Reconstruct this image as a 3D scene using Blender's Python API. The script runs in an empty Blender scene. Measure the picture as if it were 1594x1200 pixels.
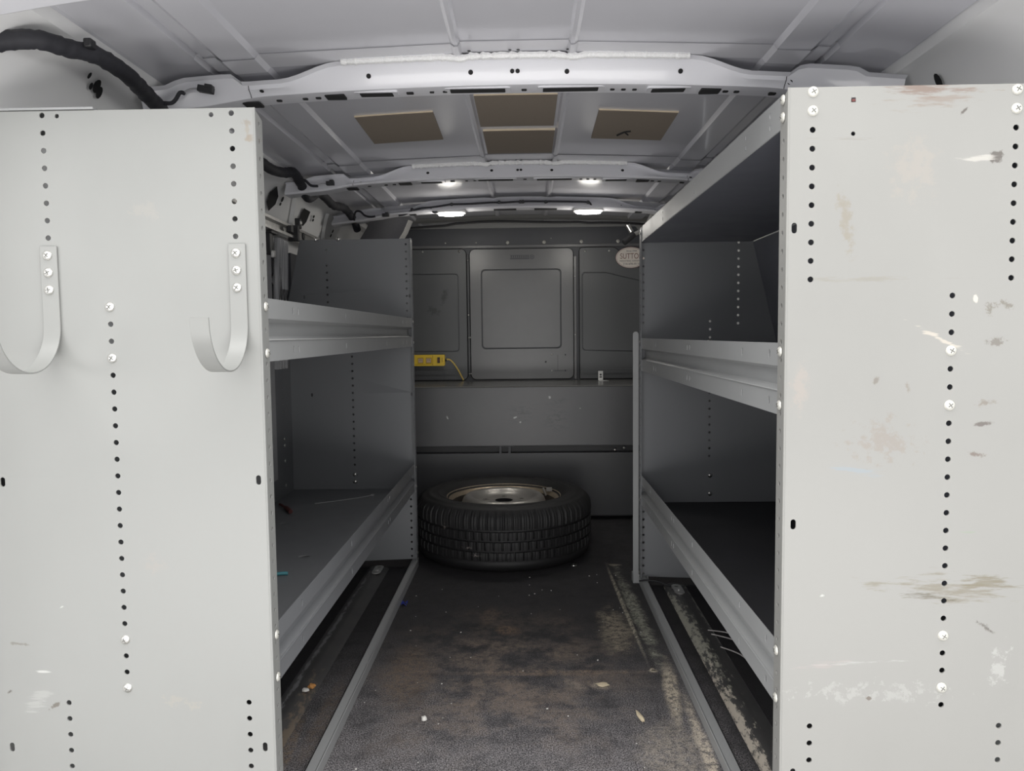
import bpy, bmesh, math, random
from mathutils import Vector, Matrix, noise
random.seed(7)
SC = bpy.context.scene
COL = SC.collection
PI = math.pi

# ------------------------------------------------------------------ materials
def nm(name):
    m = bpy.data.materials.new(name); m.use_nodes = True
    nt = m.node_tree; b = nt.nodes['Principled BSDF']
    return m, nt, b

class G:
    """small node-graph helper working on world position"""
    def __init__(s, nt):
        s.nt = nt; s.geo = nt.nodes.new('ShaderNodeNewGeometry'); s.pos = s.geo.outputs['Position']
    def n(s, t, **k):
        x = s.nt.nodes.new(t)
        for a, v in k.items(): setattr(x, a, v)
        return x
    def link(s, a, b): s.nt.links.new(a, b)
    def math(s, op, a, b=None, clamp=False):
        x = s.n('ShaderNodeMath', operation=op); x.use_clamp = clamp
        for i, v in enumerate((a, b)):
            if v is None: continue
            if isinstance(v, (int, float)): x.inputs[i].default_value = v
            else: s.link(v, x.inputs[i])
        return x.outputs[0]
    def noise(s, scale, detail=4, rough=.6, stretch=(1, 1, 1), off=(0, 0, 0)):
        mp = s.n('ShaderNodeMapping'); mp.inputs['Scale'].default_value = stretch; mp.inputs['Location'].default_value = off
        s.link(s.pos, mp.inputs[0])
        x = s.n('ShaderNodeTexNoise'); x.inputs['Scale'].default_value = scale
        x.inputs['Detail'].default_value = detail; x.inputs['Roughness'].default_value = rough
        s.link(mp.outputs[0], x.inputs['Vector']); return x.outputs[0]
    def ramp(s, v, a, b, lo=0., hi=1., smooth=True):
        x = s.n('ShaderNodeMapRange'); x.interpolation_type = 'SMOOTHSTEP' if smooth else 'LINEAR'
        s.link(v, x.inputs[0])
        for i, q in zip((1, 2, 3, 4), (a, b, lo, hi)): x.inputs[i].default_value = q
        return x.outputs[0]
    def blob(s, c, r, rot=0., axis='Y', soft=.5, nz=None, amp=.8):
        """elliptic mask around world point c with radii r, edge broken up by noise nz"""
        sub = s.n('ShaderNodeVectorMath', operation='SUBTRACT'); s.link(s.pos, sub.inputs[0]); sub.inputs[1].default_value = c
        v = sub.outputs[0]
        if rot:
            ro = s.n('ShaderNodeVectorRotate', rotation_type=axis + '_AXIS'); s.link(v, ro.inputs['Vector'])
            ro.inputs['Angle'].default_value = rot; v = ro.outputs[0]
        d = s.n('ShaderNodeVectorMath', operation='DIVIDE'); s.link(v, d.inputs[0]); d.inputs[1].default_value = r
        ln = s.n('ShaderNodeVectorMath', operation='LENGTH'); s.link(d.outputs[0], ln.inputs[0])
        o = ln.outputs['Value']
        if nz is not None: o = s.math('ADD', o, s.math('MULTIPLY', s.math('SUBTRACT', nz, .5), amp * 5))
        return s.ramp(o, 1 - soft, 1., 1., 0.)
    def mix(s, f, a, b):
        x = s.n('ShaderNodeMix', data_type='RGBA')
        if isinstance(f, (int, float)): x.inputs[0].default_value = f
        else: s.link(f, x.inputs[0])
        for i, v in ((6, a), (7, b)):
            if isinstance(v, tuple): x.inputs[i].default_value = (*v, 1)
            else: s.link(v, x.inputs[i])
        return x.outputs[2]
    def bump(s, b, h, strength=.2, dist=.002):
        x = s.n('ShaderNodeBump'); x.inputs['Strength'].default_value = strength; x.inputs['Distance'].default_value = dist
        s.link(h, x.inputs['Height']); s.link(x.outputs[0], b.inputs['Normal'])

def simple(name, col, rough=.5, metal=0., coat=0., var=.06, scale=30, emit=0., spec=.5):
    m, nt, b = nm(name); g = G(nt)
    z = g.noise(scale, 3)
    lo = tuple(c * (1 - var) for c in col); hi = tuple(min(1, c * (1 + var)) for c in col)
    g.link(g.mix(z, lo, hi), b.inputs['Base Color'])
    b.inputs['Roughness'].default_value = rough; b.inputs['Metallic'].default_value = metal
    b.inputs['Coat Weight'].default_value = coat; b.inputs['Specular IOR Level'].default_value = spec
    if emit:
        b.inputs['Emission Color'].default_value = (1, .97, .9, 1); b.inputs['Emission Strength'].default_value = emit
    return m

M = {}
GREY = (.325, .328, .325)
def grey_paint(name, base=GREY, marks=(), rough=.42, streak=.05):
    """grey powder-coated shelf steel; marks = (centre, radii, rot, colour, soft, amp, weight)"""
    m, nt, b = nm(name); g = G(nt)
    z = g.noise(5, 4, .6, (1, 1, .6)); st = g.noise(9, 3, .6, (1, 1, 9))
    c = g.mix(z, tuple(x * .94 for x in base), tuple(x * 1.05 for x in base))
    c = g.mix(g.ramp(st, .60, .82, 0, streak), c, tuple(x * .8 for x in base))
    fn = g.noise(60, 4, .7); fs = g.noise(45, 4, .7, (.35, 1, 3.))
    for (ce, ra, ro, col, soft, amp, wt, kind) in marks:
        k = g.blob(ce, ra, ro, 'Y', soft, fs if kind == 's' else fn, amp)
        c = g.mix(g.math('MULTIPLY', k, wt), c, tuple(x * .76 for x in col) if len(marks) > 4 else col)
    g.link(c, b.inputs['Base Color'])
    b.inputs['Roughness'].default_value = rough
    g.link(g.ramp(z, .2, .8, rough - .05, rough + .08), b.inputs['Roughness'])
    g.bump(b, g.noise(420, 2), .05, .0006)
    return m
YL, YR = 1.26, 1.1974
SM, BR, DK, WH = (.22, .19, .15), (.17, .12, .085), (.10, .085, .075), (.62, .62, .60)
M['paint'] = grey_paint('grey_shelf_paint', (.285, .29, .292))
M['paint_shaded'] = grey_paint('grey_shelf_paint_shaded', (.165, .17, .18), rough=.36)  # same shelf paint, interior shade put into a darker colour
M['paint_undershade'] = grey_paint('blue_grey_shaded_shelf_paint', (.135, .14, .165), rough=.36)  # same shelf paint, darker and bluer to paint in shade within the unit
M['paint_right'] = grey_paint('stained_grey_paint', (.250, .248, .236), (
    ((.615, YR, 1.287), (.085, .05, .010), 0, (.20, .13, .10), .9, .9, .75, 's'),
    ((.64, YR, 1.272), (.075, .05, .012), .1, (.24, .17, .13), .9, 1.0, .5, 's'),
    ((.665, YR, .505), (.10, .05, .022), -.06, (.22, .195, .145), 1., 1., .8, 's'),
    ((.63, YR, .497), (.05, .05, .009), -.1, (.13, .115, .085), .9, 1., .75, 's'),
    ((.73, YR, .515), (.05, .05, .012), -.1, (.19, .165, .11), .9, 1., .7, 's'),
    ((.60, YR, 1.17), (.045, .05, .05), 0, (.40, .36, .32), 1., .9, .45, 'n'),
    ((.497, YR, 1.09), (.012, .05, .06), .15, (.27, .23, .17), .9, .9, .55, 'n'),
    ((.53, YR, 1.00), (.10, .05, .005), 0, (.27, .25, .21), .9, .9, .5, 's'),
    ((.49, YR, 1.215), (.06, .05, .003), 0, (.24, .22, .2), .9, .8, .45, 's'),
    ((.56, YR, .745), (.05, .05, .03), 0, (.29, .25, .22), .9, 1.2, .6, 'n'),
    ((.52, YR, .70), (.035, .05, .008), -.2, (.28, .35, .42), .9, .9, .5, 's'),
    ((.70, YR, .598), (.02, .05, .004), 0, (.26, .36, .24), .9, .8, .5, 's'),
    ((.725, YR, 1.185), (.010, .05, .010), .3, DK, .4, .6, .85, 'n'),
    ((.695, YR, 1.181), (.035, .05, .005), .12, (.55, .53, .49), .8, .9, .8, 's'),
    ((.675, YR, 1.255), (.009, .05, .003), .8, DK, .6, .5, .9, 'n'),
    ((.648, YR, .905), (.050, .05, .004), -.5, (.58, .53, .46), .8, .8, .85, 's'),
    ((.70, YR, .967), (.004, .05, .009), .1, (.66, .62, .55), .5, .4, .9, 'n'),
    ((.735, YR, .957), (.016, .05, .010), .2, (.18, .16, .13), .8, 1.3, .8, 'n'),
    ((.735, YR, .90), (.014, .05, .008), 0, (.17, .15, .13), .8, 1.3, .8, 'n'),
    ((.72, YR, .805), (.016, .05, .006), .1, (.20, .16, .13), .7, .9, .7, 'n'),
    ((.716, YR, .771), (.016, .05, .004), .05, (.13, .11, .1), .6, .6, .9, 'n'),
    ((.712, YR, .723), (.014, .05, .005), -.1, (.16, .12, .1), .7, .9, .8, 'n'),
    ((.535, YR, .385), (.10, .05, .003), .05, (.48, .48, .47), .9, .9, .7, 's'),
    ((.545, YR, .335), (.09, .05, .012), 0, WH, .9, 1.8, .22, 'n'),
    ((.735, YR, .44), (.02, .05, .004), -.6, DK, .7, .8, .8, 'n'),
    ((.47, YR, .38), (.05, .05, .006), .1, (.42, .36, .35), .9, .9, .5, 's'),
    ((.547, YR, .326), (.006, .05, .004), 0, (.15, .12, .1), .5, .6, .9, 'n'),
    ((.47, YR, .496), (.006, .05, .004), .4, WH, .5, .6, .9, 'n'),
    ((.755, YR, .38), (.012, .05, .03), 0, WH, .8, 1.3, .35, 'n'),
    ((.548, YR, .84), (.004, .05, .009), -.3, (.2, .17, .15), .7, .7, .8, 'n'),
    ((.598, YR, .83), (.004, .05, .012), .3, (.24, .2, .17), .7, .7, .7, 'n'),
    ((.43, YR, .83), (.015, .05, .05), 0, (.42, .36, .32), 1., .8, .5, 'n'),
))
M['paint_left'] = grey_paint('smooth_grey_paint', (.246, .249, .240), (
    ((-.458, YL, 1.273), (.010, .05, .006), 0, (.27, .23, .19), .7, .8, .7, 'n'),
    ((-.456, YL, 1.258), (.004, .05, .014), .1, (.30, .26, .21), .7, .8, .6, 'n'),
    ((-.453, YL, 1.247), (.009, .05, .008), 0, (.27, .22, .17), .7, .8, .7, 'n'),
    ((-.85, YL, .30), (.03, .05, .012), .7, (.52, .52, .5), .9, 1.2, .35, 's'),
    ((-.826, YL, .285), (.013, .05, .004), .62, (.14, .12, .1), .6, .6, .85, 'n'),
    ((-.885, YL, .395), (.02, .05, .003), -.1, (.19, .17, .15), .8, .8, .7, 'n'),
    ((-.845, YL, .345), (.014, .05, .0025), -.05, WH, .7, .6, .8, 's'),
    ((-.806, YL, .46), (.006, .05, .002), .6, WH, .7, .6, .7, 'n'),
    ((-.60, YL, .29), (.03, .05, .010), -.1, (.42, .38, .32), .9, 1.5, .35, 'n'),
    ((-.63, YL, 1.13), (.03, .05, .02), 0, (.38, .36, .33), 1., 1., .4, 'n'),
    ((-.905, YL, .31), (.006, .05, .004), .5, DK, .6, .6, .9, 'n'),
    ((-.64, YL, .53), (.02, .05, .02), 0, (.38, .34, .31), .9, .9, .4, 'n'),
))
def body_paint(name, col, rough, dirt=.0):
    m, nt, b = nm(name); g = G(nt)
    z = g.noise(3, 3); c = g.mix(z, tuple(x * .95 for x in col), tuple(min(1, x * 1.04) for x in col))
    if dirt:
        d = g.noise(24, 5, .7, (1, 2, 4)); c = g.mix(g.ramp(d, .66, .74, 0, dirt), c, (.12, .10, .09))
    g.link(c, b.inputs['Base Color']); b.inputs['Roughness'].default_value = rough
    b.inputs['Coat Weight'].default_value = .3; b.inputs['Coat Roughness'].default_value = .06
    return m
M['roof'] = body_paint('glossy_roof_paint', (.63, .63, .675), .2)
M['bow'] = body_paint('white_bow_paint', (.68, .68, .72), .3)
M['bow_dirty'] = body_paint('scuffed_white_bow_paint', (.70, .70, .74), .3, .0)
M['wall'] = body_paint('white_wall_paint', (.86, .86, .86), .35)
M['seal'] = simple('white_sealant', (.85, .85, .85), .8, var=.25, scale=300)
M['black'] = simple('black_plastic', (.012, .012, .014), .5)
M['cavity'] = simple('dark_cavity', (.008, .008, .009), .9)
M['tape'] = simple('black_cloth_tape', (.017, .017, .022), .75, var=.4, scale=120)
M['recess'] = simple('screw_recess', (.16, .16, .15), .5, .6)
M['zinc'] = simple('zinc_plated_steel', (.72, .71, .68), .28, 1., var=.15, scale=200)
M['zinc_pale'] = simple('pale_painted_screw', (.62, .61, .56), .4, .4, var=.12, scale=200)
M['galv'] = simple('galvanised_track', (.66, .65, .63), .32, .75, var=.3, scale=60)
M['bulk'] = grey_paint('dark_grey_panel_paint', (.078, .081, .085), (((-.452, 4.19, 1.135), (.022, .05, .06), -.3, (.025, .025, .028), .9, .5, .8, 'n'), ((-.51, 4.19, 1.055), (.05, .05, .025), -.4, (.028, .028, .03), .9, .6, .7, 'n')), rough=.36)
M['bulk_door'] = simple('grey_door_panel_paint', (.115, .115, .117), .28, var=.08, scale=14)
M['bulk_dark'] = simple('charcoal_strip', (.035, .037, .045), .45)
M['header'] = simple('light_grey_header', (.22, .22, .215), .5)
M['felt'] = simple('brown_felt', (.235, .195, .155), .95, var=.16, scale=400)
M['felt_edge'] = simple('pale_felt_edge', (.60, .50, .36), .95)
M['yellow'] = simple('yellow_plastic', (.78, .52, .02), .4, var=.05)
M['yellow_dark'] = simple('yellow_recess', (.42, .26, .015), .5)
M['pink'] = simple('pale_socket', (.55, .38, .25), .5)
M['cordy'] = simple('pale_yellow_cord', (.72, .52, .13), .5)
M['lens'] = simple('lit_lens', (.9, .9, .86), .3, emit=30.)
M['bezel'] = simple('white_bezel', (.7, .7, .7), .4)
M['cream'] = simple('cream_sticker', (.80, .73, .66), .45, var=.03)
M['maroon'] = simple('maroon_print', (.12, .03, .03), .5)
M['brownprint'] = simple('brown_print', (.16, .055, .03), .5)
M['darkprint'] = simple('dark_print', (.06, .05, .05), .5)
M['rimpaint'] = simple('silver_wheel_paint', (.42, .40, .37), .34, .55, var=.15, scale=25)
M['rimlip'] = simple('tarnished_wheel_lip', (.44, .36, .26), .36, .6, var=.25, scale=30)
M['rimshade'] = simple('shaded_wheel_barrel', (.045, .038, .032), .6, .3)  # shade deep inside the wheel painted as a dark barrel colour
M['blue'] = simple('blue_tape', (.02, .04, .35), .5)
M['teal'] = simple('teal_plastic', (.06, .28, .33), .5)
M['white'] = simple('white_chip', (.72, .70, .66), .7)
M['rust'] = simple('rusty_nugget', (.55, .25, .07), .8, var=.5, scale=150)
M['straw'] = simple('splinter_wood', (.62, .52, .36), .8, var=.2, scale=150)
M['redbrown'] = simple('dark_red_plastic', (.10, .02, .018), .5)
M['nylon'] = simple('pale_nylon', (.32, .32, .33), .5)
M['wirew'] = simple('pale_wire', (.45, .43, .42), .6)
M['doorgrey'] = simple('grey_door_skin', (.42, .42, .43), .4)
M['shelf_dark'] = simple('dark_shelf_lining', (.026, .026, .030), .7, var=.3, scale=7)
M['concrete'] = simple('concrete', (.42, .41, .40), .9, scale=3)

def rubber():
    m, nt, b = nm('tyre_rubber'); g = G(nt)
    z = g.noise(16, 5, .7); f = g.noise(150, 3)
    c = g.mix(z, (.005, .005, .006), (.012, .0115, .012))
    c = g.mix(g.ramp(f, .66, .74, 0, .4), c, (.07, .065, .06))
    for ce, ra in (((-.235, 2.89, .10), (.022, .03, .006)), ((-.205, 2.88, .072), (.02, .03, .008)), ((-.33, 2.94, .17), (.01, .03, .01))):
        c = g.mix(g.math('MULTIPLY', g.blob(ce, ra, 0, 'Y', .8, f, .9), .8), c, (.28, .24, .22))
    g.link(c, b.inputs['Base Color']); b.inputs['Roughness'].default_value = .62
    return m
M['rubber'] = rubber()

def mat_floor(name, rear=False):
    m, nt, b = nm(name); g = G(nt)
    big = g.noise(4.5, 8, .72, off=(.4, .1, 0)); mid = g.noise(14, 8, .75, (1, 1, 1), (3, 2, 0)); fine = g.noise(330, 2, .6); fine2 = g.noise(60, 6, .8); brk = g.noise(16, 8, .8, off=(2, 9, 1))
    grain = g.noise(300, 3, .75, off=(5, 1, 2))
    sep = g.n('ShaderNodeSeparateXYZ'); g.link(g.pos, sep.inputs[0]); Y = sep.outputs['Y']; X = sep.outputs['X']
    c = g.mix(mid, (.013, .013, .015), (.032, .030, .032))
    sp = g.math('MULTIPLY', g.ramp(grain, .42, .62), g.ramp(Y, 1.45, 2.4, 1., .08))
    sp = g.math('MULTIPLY', sp, g.ramp(mid, .30, .6, .35, 1.))
    sp = g.math('MULTIPLY', sp, g.math('MULTIPLY', g.ramp(X, -.64, -.56), g.ramp(X, .43, .50, 1., .06)))
    c = g.mix(sp, c, (.35, .33, .34))
    lane = g.blob((-.06, 1.98, 0), (.50, .62, 1), 0, 'Z', .8, mid, .25)
    br = g.math('MULTIPLY', g.ramp(g.math('ADD', g.math('MULTIPLY', big, .6), g.math('MULTIPLY', mid, .4)), .45, .58), lane)
    br = g.math('MULTIPLY', br, g.ramp(fine2, .36, .6, .3, 1.))
    c = g.mix(g.math('MULTIPLY', br, .62), c, (.31, .235, .18))
    if not rear:
        k = [((.05, 2.0, 0), (.34, .026, 1), 0, (.30, .22, .16), .7, .6), ((-.07, 2.30, 0), (.06, .045, 1), .5, (.26, .17, .11), .6, .75), ((-.13, 2.42, 0), (.04, .10, 1), .1, (.17, .12, .085), .6, .6),
             ((.185, 1.925, 0), (.035, .022, 1), .3, (.50, .44, .35), .6, .8), ((.12, 1.93, 0), (.05, .02, 1), .9, (.34, .29, .24), .6, .6),
             ((.318, 2.5, 0), (.009, .52, 1), -.023, (.50, .46, .36), .12, .9), ((.352, 2.45, 0), (.032, .50, 1), -.023, (.42, .42, .34), .9, .9),
             ((.265, 2.30, 0), (.07, .22, 1), 0, (.42, .36, .27), .9, .85), ((.365, 1.90, 0), (.026, .22, 1), .10, (.66, .57, .44), .5, 1.),
             ((.385, 1.60, 0), (.020, .32, 1), .02, (.68, .59, .47), .5, 1.), ((.31, 1.60, 0), (.10, .18, 1), .1, (.42, .37, .31), .7, .7),
             ((.336, 2.01, 0), (.016, .012, 1), 0, (.66, .58, .45), .3, 1.), ((.34, 2.96, 0), (.035, .02, 1), 0, (.4, .36, .28), .5, .8),
             ((-.33, 1.98, 0), (.09, .25, 1), -.1, (.19, .135, .095), .5, .65), ((-.54, 1.60, 0), (.018, .22, 1), -.06, (.24, .17, .11), .4, .7),
             ((-.50, 1.75, 0), (.03, .30, 1), 0, (.18, .135, .10), .5, .6)]
        for ce, ra, ro, col, amp, wt in k:
            msk = g.math('MULTIPLY', g.blob(ce, ra, ro, 'Z', .6, g.math('ADD', g.math('MULTIPLY', fine2, .4), g.math('MULTIPLY', brk, .6)), amp), g.math('MULTIPLY', g.ramp(grain, .35, .6, wt * .4, wt), g.ramp(fine2, .42, .56, .12, 1.)))
            c = g.mix(msk, c, col)
        cr = g.noise(75, 1, .5, off=(7, 3, 0)); c = g.mix(g.ramp(cr, .83, .86, 0, .7), c, (.5, .46, .4))
    g.link(c, b.inputs['Base Color']); b.inputs['Roughness'].default_value = .75; b.inputs['Specular IOR Level'].default_value = .3
    g.bump(b, g.math('ADD', fine, g.math('MULTIPLY', big, 1.5)), .5, .003)
    return m
M['mat'] = mat_floor('dusty_black_mat')
M['vinyl'] = mat_floor('dark_floor_vinyl', True)
def rib_mat(name, dust):
    m, nt, b = nm(name); g = G(nt)
    f = g.noise(70, 5, .75, (1, .35, 1)); mid = g.noise(9, 5)
    c = g.mix(mid, (.035, .035, .038), (.085, .082, .08))
    for ce, ra, ro, col, wt in dust:
        c = g.mix(g.math('MULTIPLY', g.blob(ce, ra, ro, 'Z', .7, f, 1.1), wt), c, col)
    g.link(c, b.inputs['Base Color']); b.inputs['Roughness'].default_value = .42
    return m
M['rib_left'] = rib_mat('scuffed_floor_rib', [((-.612, 2.2, .01), (.008, .7, 1), 0, (.28, .28, .29), .8), ((-.56, 1.65, .01), (.016, .3, 1), -.05, (.24, .18, .125), .6)])
M['rib_right'] = rib_mat('sandy_floor_rib', [((.492, 2.28, .01), (.030, .40, 1), -.03, (.42, .41, .34), 1.), ((.488, 1.72, .01), (.018, .35, 1), 0, (.56, .50, .42), 1.),
                                             ((.565, 2.4, .01), (.010, .35, 1), 0, (.33, .33, .3), .9)])

# ------------------------------------------------------------------ mesh building
def plate_mesh(outline, holes, t):
    cu = bpy.data.curves.new('tmp', 'CURVE'); cu.dimensions = '2D'; cu.fill_mode = 'BOTH'; cu.extrude = t / 2
    for loop in [outline] + list(holes):
        sp = cu.splines.new('POLY'); sp.points.add(len(loop) - 1)
        for p, q in zip(sp.points, loop): p.co = (q[0], q[1], 0, 1)
        sp.use_cyclic_u = True
    o = bpy.data.objects.new('tmp', cu); COL.objects.link(o)
    dg = bpy.context.evaluated_depsgraph_get(); me = bpy.data.meshes.new_from_object(o.evaluated_get(dg))
    bpy.data.objects.remove(o); bpy.data.curves.remove(cu)
    return me
def text_mesh(s, size, t=.0004):
    cu = bpy.data.curves.new('tmp', 'FONT'); cu.body = s; cu.size = size; cu.align_x = 'CENTER'; cu.align_y = 'CENTER'; cu.extrude = t / 2
    o = bpy.data.objects.new('tmp', cu); COL.objects.link(o)
    dg = bpy.context.evaluated_depsgraph_get(); me = bpy.data.meshes.new_from_object(o.evaluated_get(dg))
    bpy.data.objects.remove(o); bpy.data.curves.remove(cu)
    return me
def circ(x, y, r, n=14): return [(x + r * math.cos(2 * PI * i / n), y + r * math.sin(2 * PI * i / n)) for i in range(n)]
def slot(x, y, w, h, n=6):
    r = min(w, h) / 2; o = []
    if h >= w:
        for i in range(n + 1): a = PI * i / n; o.append((x + r * math.cos(a), y + h / 2 - r + r * math.sin(a)))
        for i in range(n + 1): a = PI + PI * i / n; o.append((x + r * math.cos(a), y - h / 2 + r + r * math.sin(a)))
    else:
        o = [(x + (q - y), y + (p - x)) for p, q in slot(x, y, h, w, n)]
    return o
def rrect(x0, y0, x1, y1, r, n=6):
    o = []
    for cx, cy, a0 in ((x1 - r, y1 - r, 0), (x0 + r, y1 - r, PI / 2), (x0 + r, y0 + r, PI), (x1 - r, y0 + r, 1.5 * PI)):
        for i in range(n + 1): a = a0 + PI / 2 * i / n; o.append((cx + r * math.cos(a), cy + r * math.sin(a)))
    return o
MXZ = Matrix(((1, 0, 0, 0), (0, 0, -1, 0), (0, 1, 0, 0), (0, 0, 0, 1)))      # (u,v,w)->(u,-w,v): plate in XZ
MYZ = Matrix(((0, 0, 1, 0), (1, 0, 0, 0), (0, 1, 0, 0), (0, 0, 0, 1)))       # (u,v,w)->(w,u,v): plate in YZ

def smooth_path(pts, k=6):
    P = [Vector(p) for p in pts]; o = []
    for i in range(len(P) - 1):
        a, b, c, d = P[max(i - 1, 0)], P[i], P[i + 1], P[min(i + 2, len(P) - 1)]
        for j in range(k):
            t = j / k
            o.append(.5 * ((2 * b) + (c - a) * t + (2 * a - 5 * b + 4 * c - d) * t * t + (3 * b - a - 3 * c + d) * t ** 3))
    o.append(P[-1]); return o

class MB:
    def __init__(s): s.bm = bmesh.new()
    def _new(s, verts, faces, mi=0, smooth=False):
        v = [s.bm.verts.new(p) for p in verts]; out = []
        for f in faces:
            try:
                x = s.bm.faces.new([v[i] for i in f]); x.material_index = mi; x.smooth = smooth; out.append(x)
            except ValueError: pass
        return out
    def mesh(s, me, M_, mi=0):
        vs = [M_ @ v.co for v in me.vertices]; s._new(vs, [tuple(p.vertices) for p in me.polygons], mi)
        bpy.data.meshes.remove(me); return s
    def plate(s, outline, holes, t, plane, at, mi=0):
        mat = {'XZ': MXZ, 'YZ': MYZ, 'XY': Matrix.Identity(4)}[plane]
        off = {'XZ': (0, at, 0), 'YZ': (at, 0, 0), 'XY': (0, 0, at)}[plane]
        return s.mesh(plate_mesh(outline, holes, t), Matrix.Translation(off) @ mat, mi)
    def box(s, x0, x1, y0, y1, z0, z1, mi=0, mat=None):
        v = [Vector(p) for p in ((x0, y0, z0), (x1, y0, z0), (x1, y1, z0), (x0, y1, z0), (x0, y0, z1), (x1, y0, z1), (x1, y1, z1), (x0, y1, z1))]
        if mat: v = [mat @ p for p in v]
        s._new(v, [(0, 3, 2, 1), (4, 5, 6, 7), (0, 1, 5, 4), (1, 2, 6, 5), (2, 3, 7, 6), (3, 0, 4, 7)], mi); return s
    def prism(s, poly, axis, a, b, mi=0):
        """polygon of 2-D points extruded along axis from a to b"""
        def P(p, w): return {'X': (w, p[0], p[1]), 'Y': (p[0], w, p[1]), 'Z': (p[0], p[1], w)}[axis]
        n = len(poly); v = [P(p, a) for p in poly] + [P(p, b) for p in poly]
        s._new(v, [tuple(range(n))[::-1], tuple(range(n, 2 * n))] + [(i, (i + 1) % n, n + (i + 1) % n, n + i) for i in range(n)], mi); return s
    def sheet(s, rows, mi=0, smooth=False, closed=False):
        """rows of points joined into a strip surface"""
        n = len(rows[0]); v = [p for r in rows for p in r]; f = []
        for i in range(len(rows) - 1):
            for j in range(n - (0 if closed else 1)):
                k = (j + 1) % n; f.append((i * n + j, i * n + k, (i + 1) * n + k, (i + 1) * n + j))
        s._new(v, f, mi, smooth); return s
    def tube(s, pts, r, n=10, mi=0, k=6, rough=0.):
        P = smooth_path(pts, k) if k > 1 else [Vector(p) for p in pts]
        rows = []; up = Vector((0, 0, 1)); N = len(P)
        for i, p in enumerate(P):
            t = (P[min(i + 1, N - 1)] - P[max(i - 1, 0)]).normalized()
            a = t.cross(up)
            if a.length < .05: a = t.cross(Vector((0, 1, 0)))
            a.normalize(); b = t.cross(a)
            rr = r if not callable(r) else r(i / (N - 1))
            if rough: rr *= 1 + rough * noise.noise(Vector((i * .7, 0, 0)))
            rows.append([p + a * rr * math.cos(2 * PI * j / n) + b * rr * math.sin(2 * PI * j / n) for j in range(n)])
        s.sheet(rows, mi, True, True)
        s._new(rows[0], [tuple(range(n))], mi); s._new(rows[-1], [tuple(range(n))[::-1]], mi); return s
    def lathe(s, prof, c, n=48, mi=0, axis='Z', rfun=None):
        rows = []
        for i, (r, h) in enumerate(prof):
            row = []
            for j in range(n):
                a = 2 * PI * j / n; q = r if rfun is None else rfun(i, a, r)
                x, y = q * math.cos(a), q * math.sin(a)
                row.append({'Z': (c[0] + x, c[1] + y, c[2] + h), 'Y': (c[0] + x, c[1] + h, c[2] + y), 'X': (c[0] + h, c[1] + x, c[2] + y)}[axis])
            rows.append(row)
        s.sheet(rows, mi, True, True); return s
    def build(s, name, mats, parent=None, kind=None, label=None, angle=35, bevel=0., fix=True):
        if fix: bmesh.ops.recalc_face_normals(s.bm, faces=s.bm.faces)
        me = bpy.data.meshes.new(name); s.bm.to_mesh(me); s.bm.free()
        for m in (mats if isinstance(mats, (list, tuple)) else [mats]): me.materials.append(M[m] if isinstance(m, str) else m)
        me.polygons.foreach_set('use_smooth', [True] * len(me.polygons)); me.set_sharp_from_angle(angle=math.radians(angle))
        o = bpy.data.objects.new(name, me); COL.objects.link(o)
        if parent is not None: attach(o, parent)
        if kind: o['kind'] = kind
        if label: o['label'] = label
        if bevel:
            b = o.modifiers.new('edge', 'BEVEL'); b.width = bevel; b.segments = 2; b.limit_method = 'ANGLE'
        return o
def attach(o, p):
    o.parent = p
    if p.type == 'EMPTY': o.location = o.location - p.location
def thing(name, loc, label, cat, group=None):
    o = bpy.data.objects.new(name, None); o.location = loc; o.empty_display_size = .05; COL.objects.link(o)
    return tag(o, label, cat, group)
def tag(o, label, cat, group=None):
    o['label'] = label; o['category'] = cat
    if group: o['group'] = group
    return o
def rebase(o, c):
    """put a single-mesh thing's origin at its own base"""
    for v in o.data.vertices: v.co -= Vector(c)
    o.location = Vector(o.location) + Vector(c); return o

# screw head: shared meshes, one object each
def screw_mesh(name, mat, r=.0082, h=.0042):
    mb = MB()
    mb.lathe([(0.0001, -h), (r * .35, -h * .97), (r * .7, -h * .75), (r * .93, -h * .35), (r, 0.0)], (0, 0, 0), 18, 0, 'Y')
    for a in (.5, .5 + PI / 2):
        mb.box(-r * .5, r * .5, -h * 1.04, -h * .8, -r * .09, r * .09, 1, Matrix.Rotation(a, 4, 'Y'))
    bm = mb.bm; bmesh.ops.recalc_face_normals(bm, faces=bm.faces); me = bpy.data.meshes.new(name); bm.to_mesh(me); bm.free()
    me.materials.append(M[mat]); me.materials.append(M['recess'])
    me.polygons.foreach_set('use_smooth', [True] * len(me.polygons)); me.set_sharp_from_angle(angle=math.radians(40))
    return me
SCREW = screw_mesh('screw', 'zinc'); SCREWP = screw_mesh('screw_pale', 'zinc_pale'); SCREWS = screw_mesh('small_screw', 'zinc', .005, .003)
def screw(parent, p, face='-Y', me=None, spin=0., scale=1.):
    o = bpy.data.objects.new('screw', me or SCREW); COL.objects.link(o); o.parent = parent
    o.location = p
    o.rotation_euler = {'-Y': (0, spin, 0), '+X': (0, 0, PI / 2), '-X': (0, 0, -PI / 2), '-Z': (PI / 2, 0, 0), '+Z': (-PI / 2, 0, 0)}[face]
    o.scale = (scale,) * 3
    return o

# ------------------------------------------------------------------ the setting
XC = -.02
Y0, Y1 = 1.13, 4.2
def zr(x, k=.05): return 1.535 - k * (x - XC) ** 2
def floor_obj():
    mb = MB(); mb.box(-.96, .93, Y0, Y1 + .02, -.06, -.004)
    return mb.build('floor', 'vinyl', kind='structure')
floor_obj()
mb = MB(); mb.box(-9, 9, -9, 1.0, -.62, -.60); mb.build('floor_outside', 'concrete', kind='structure')

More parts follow.
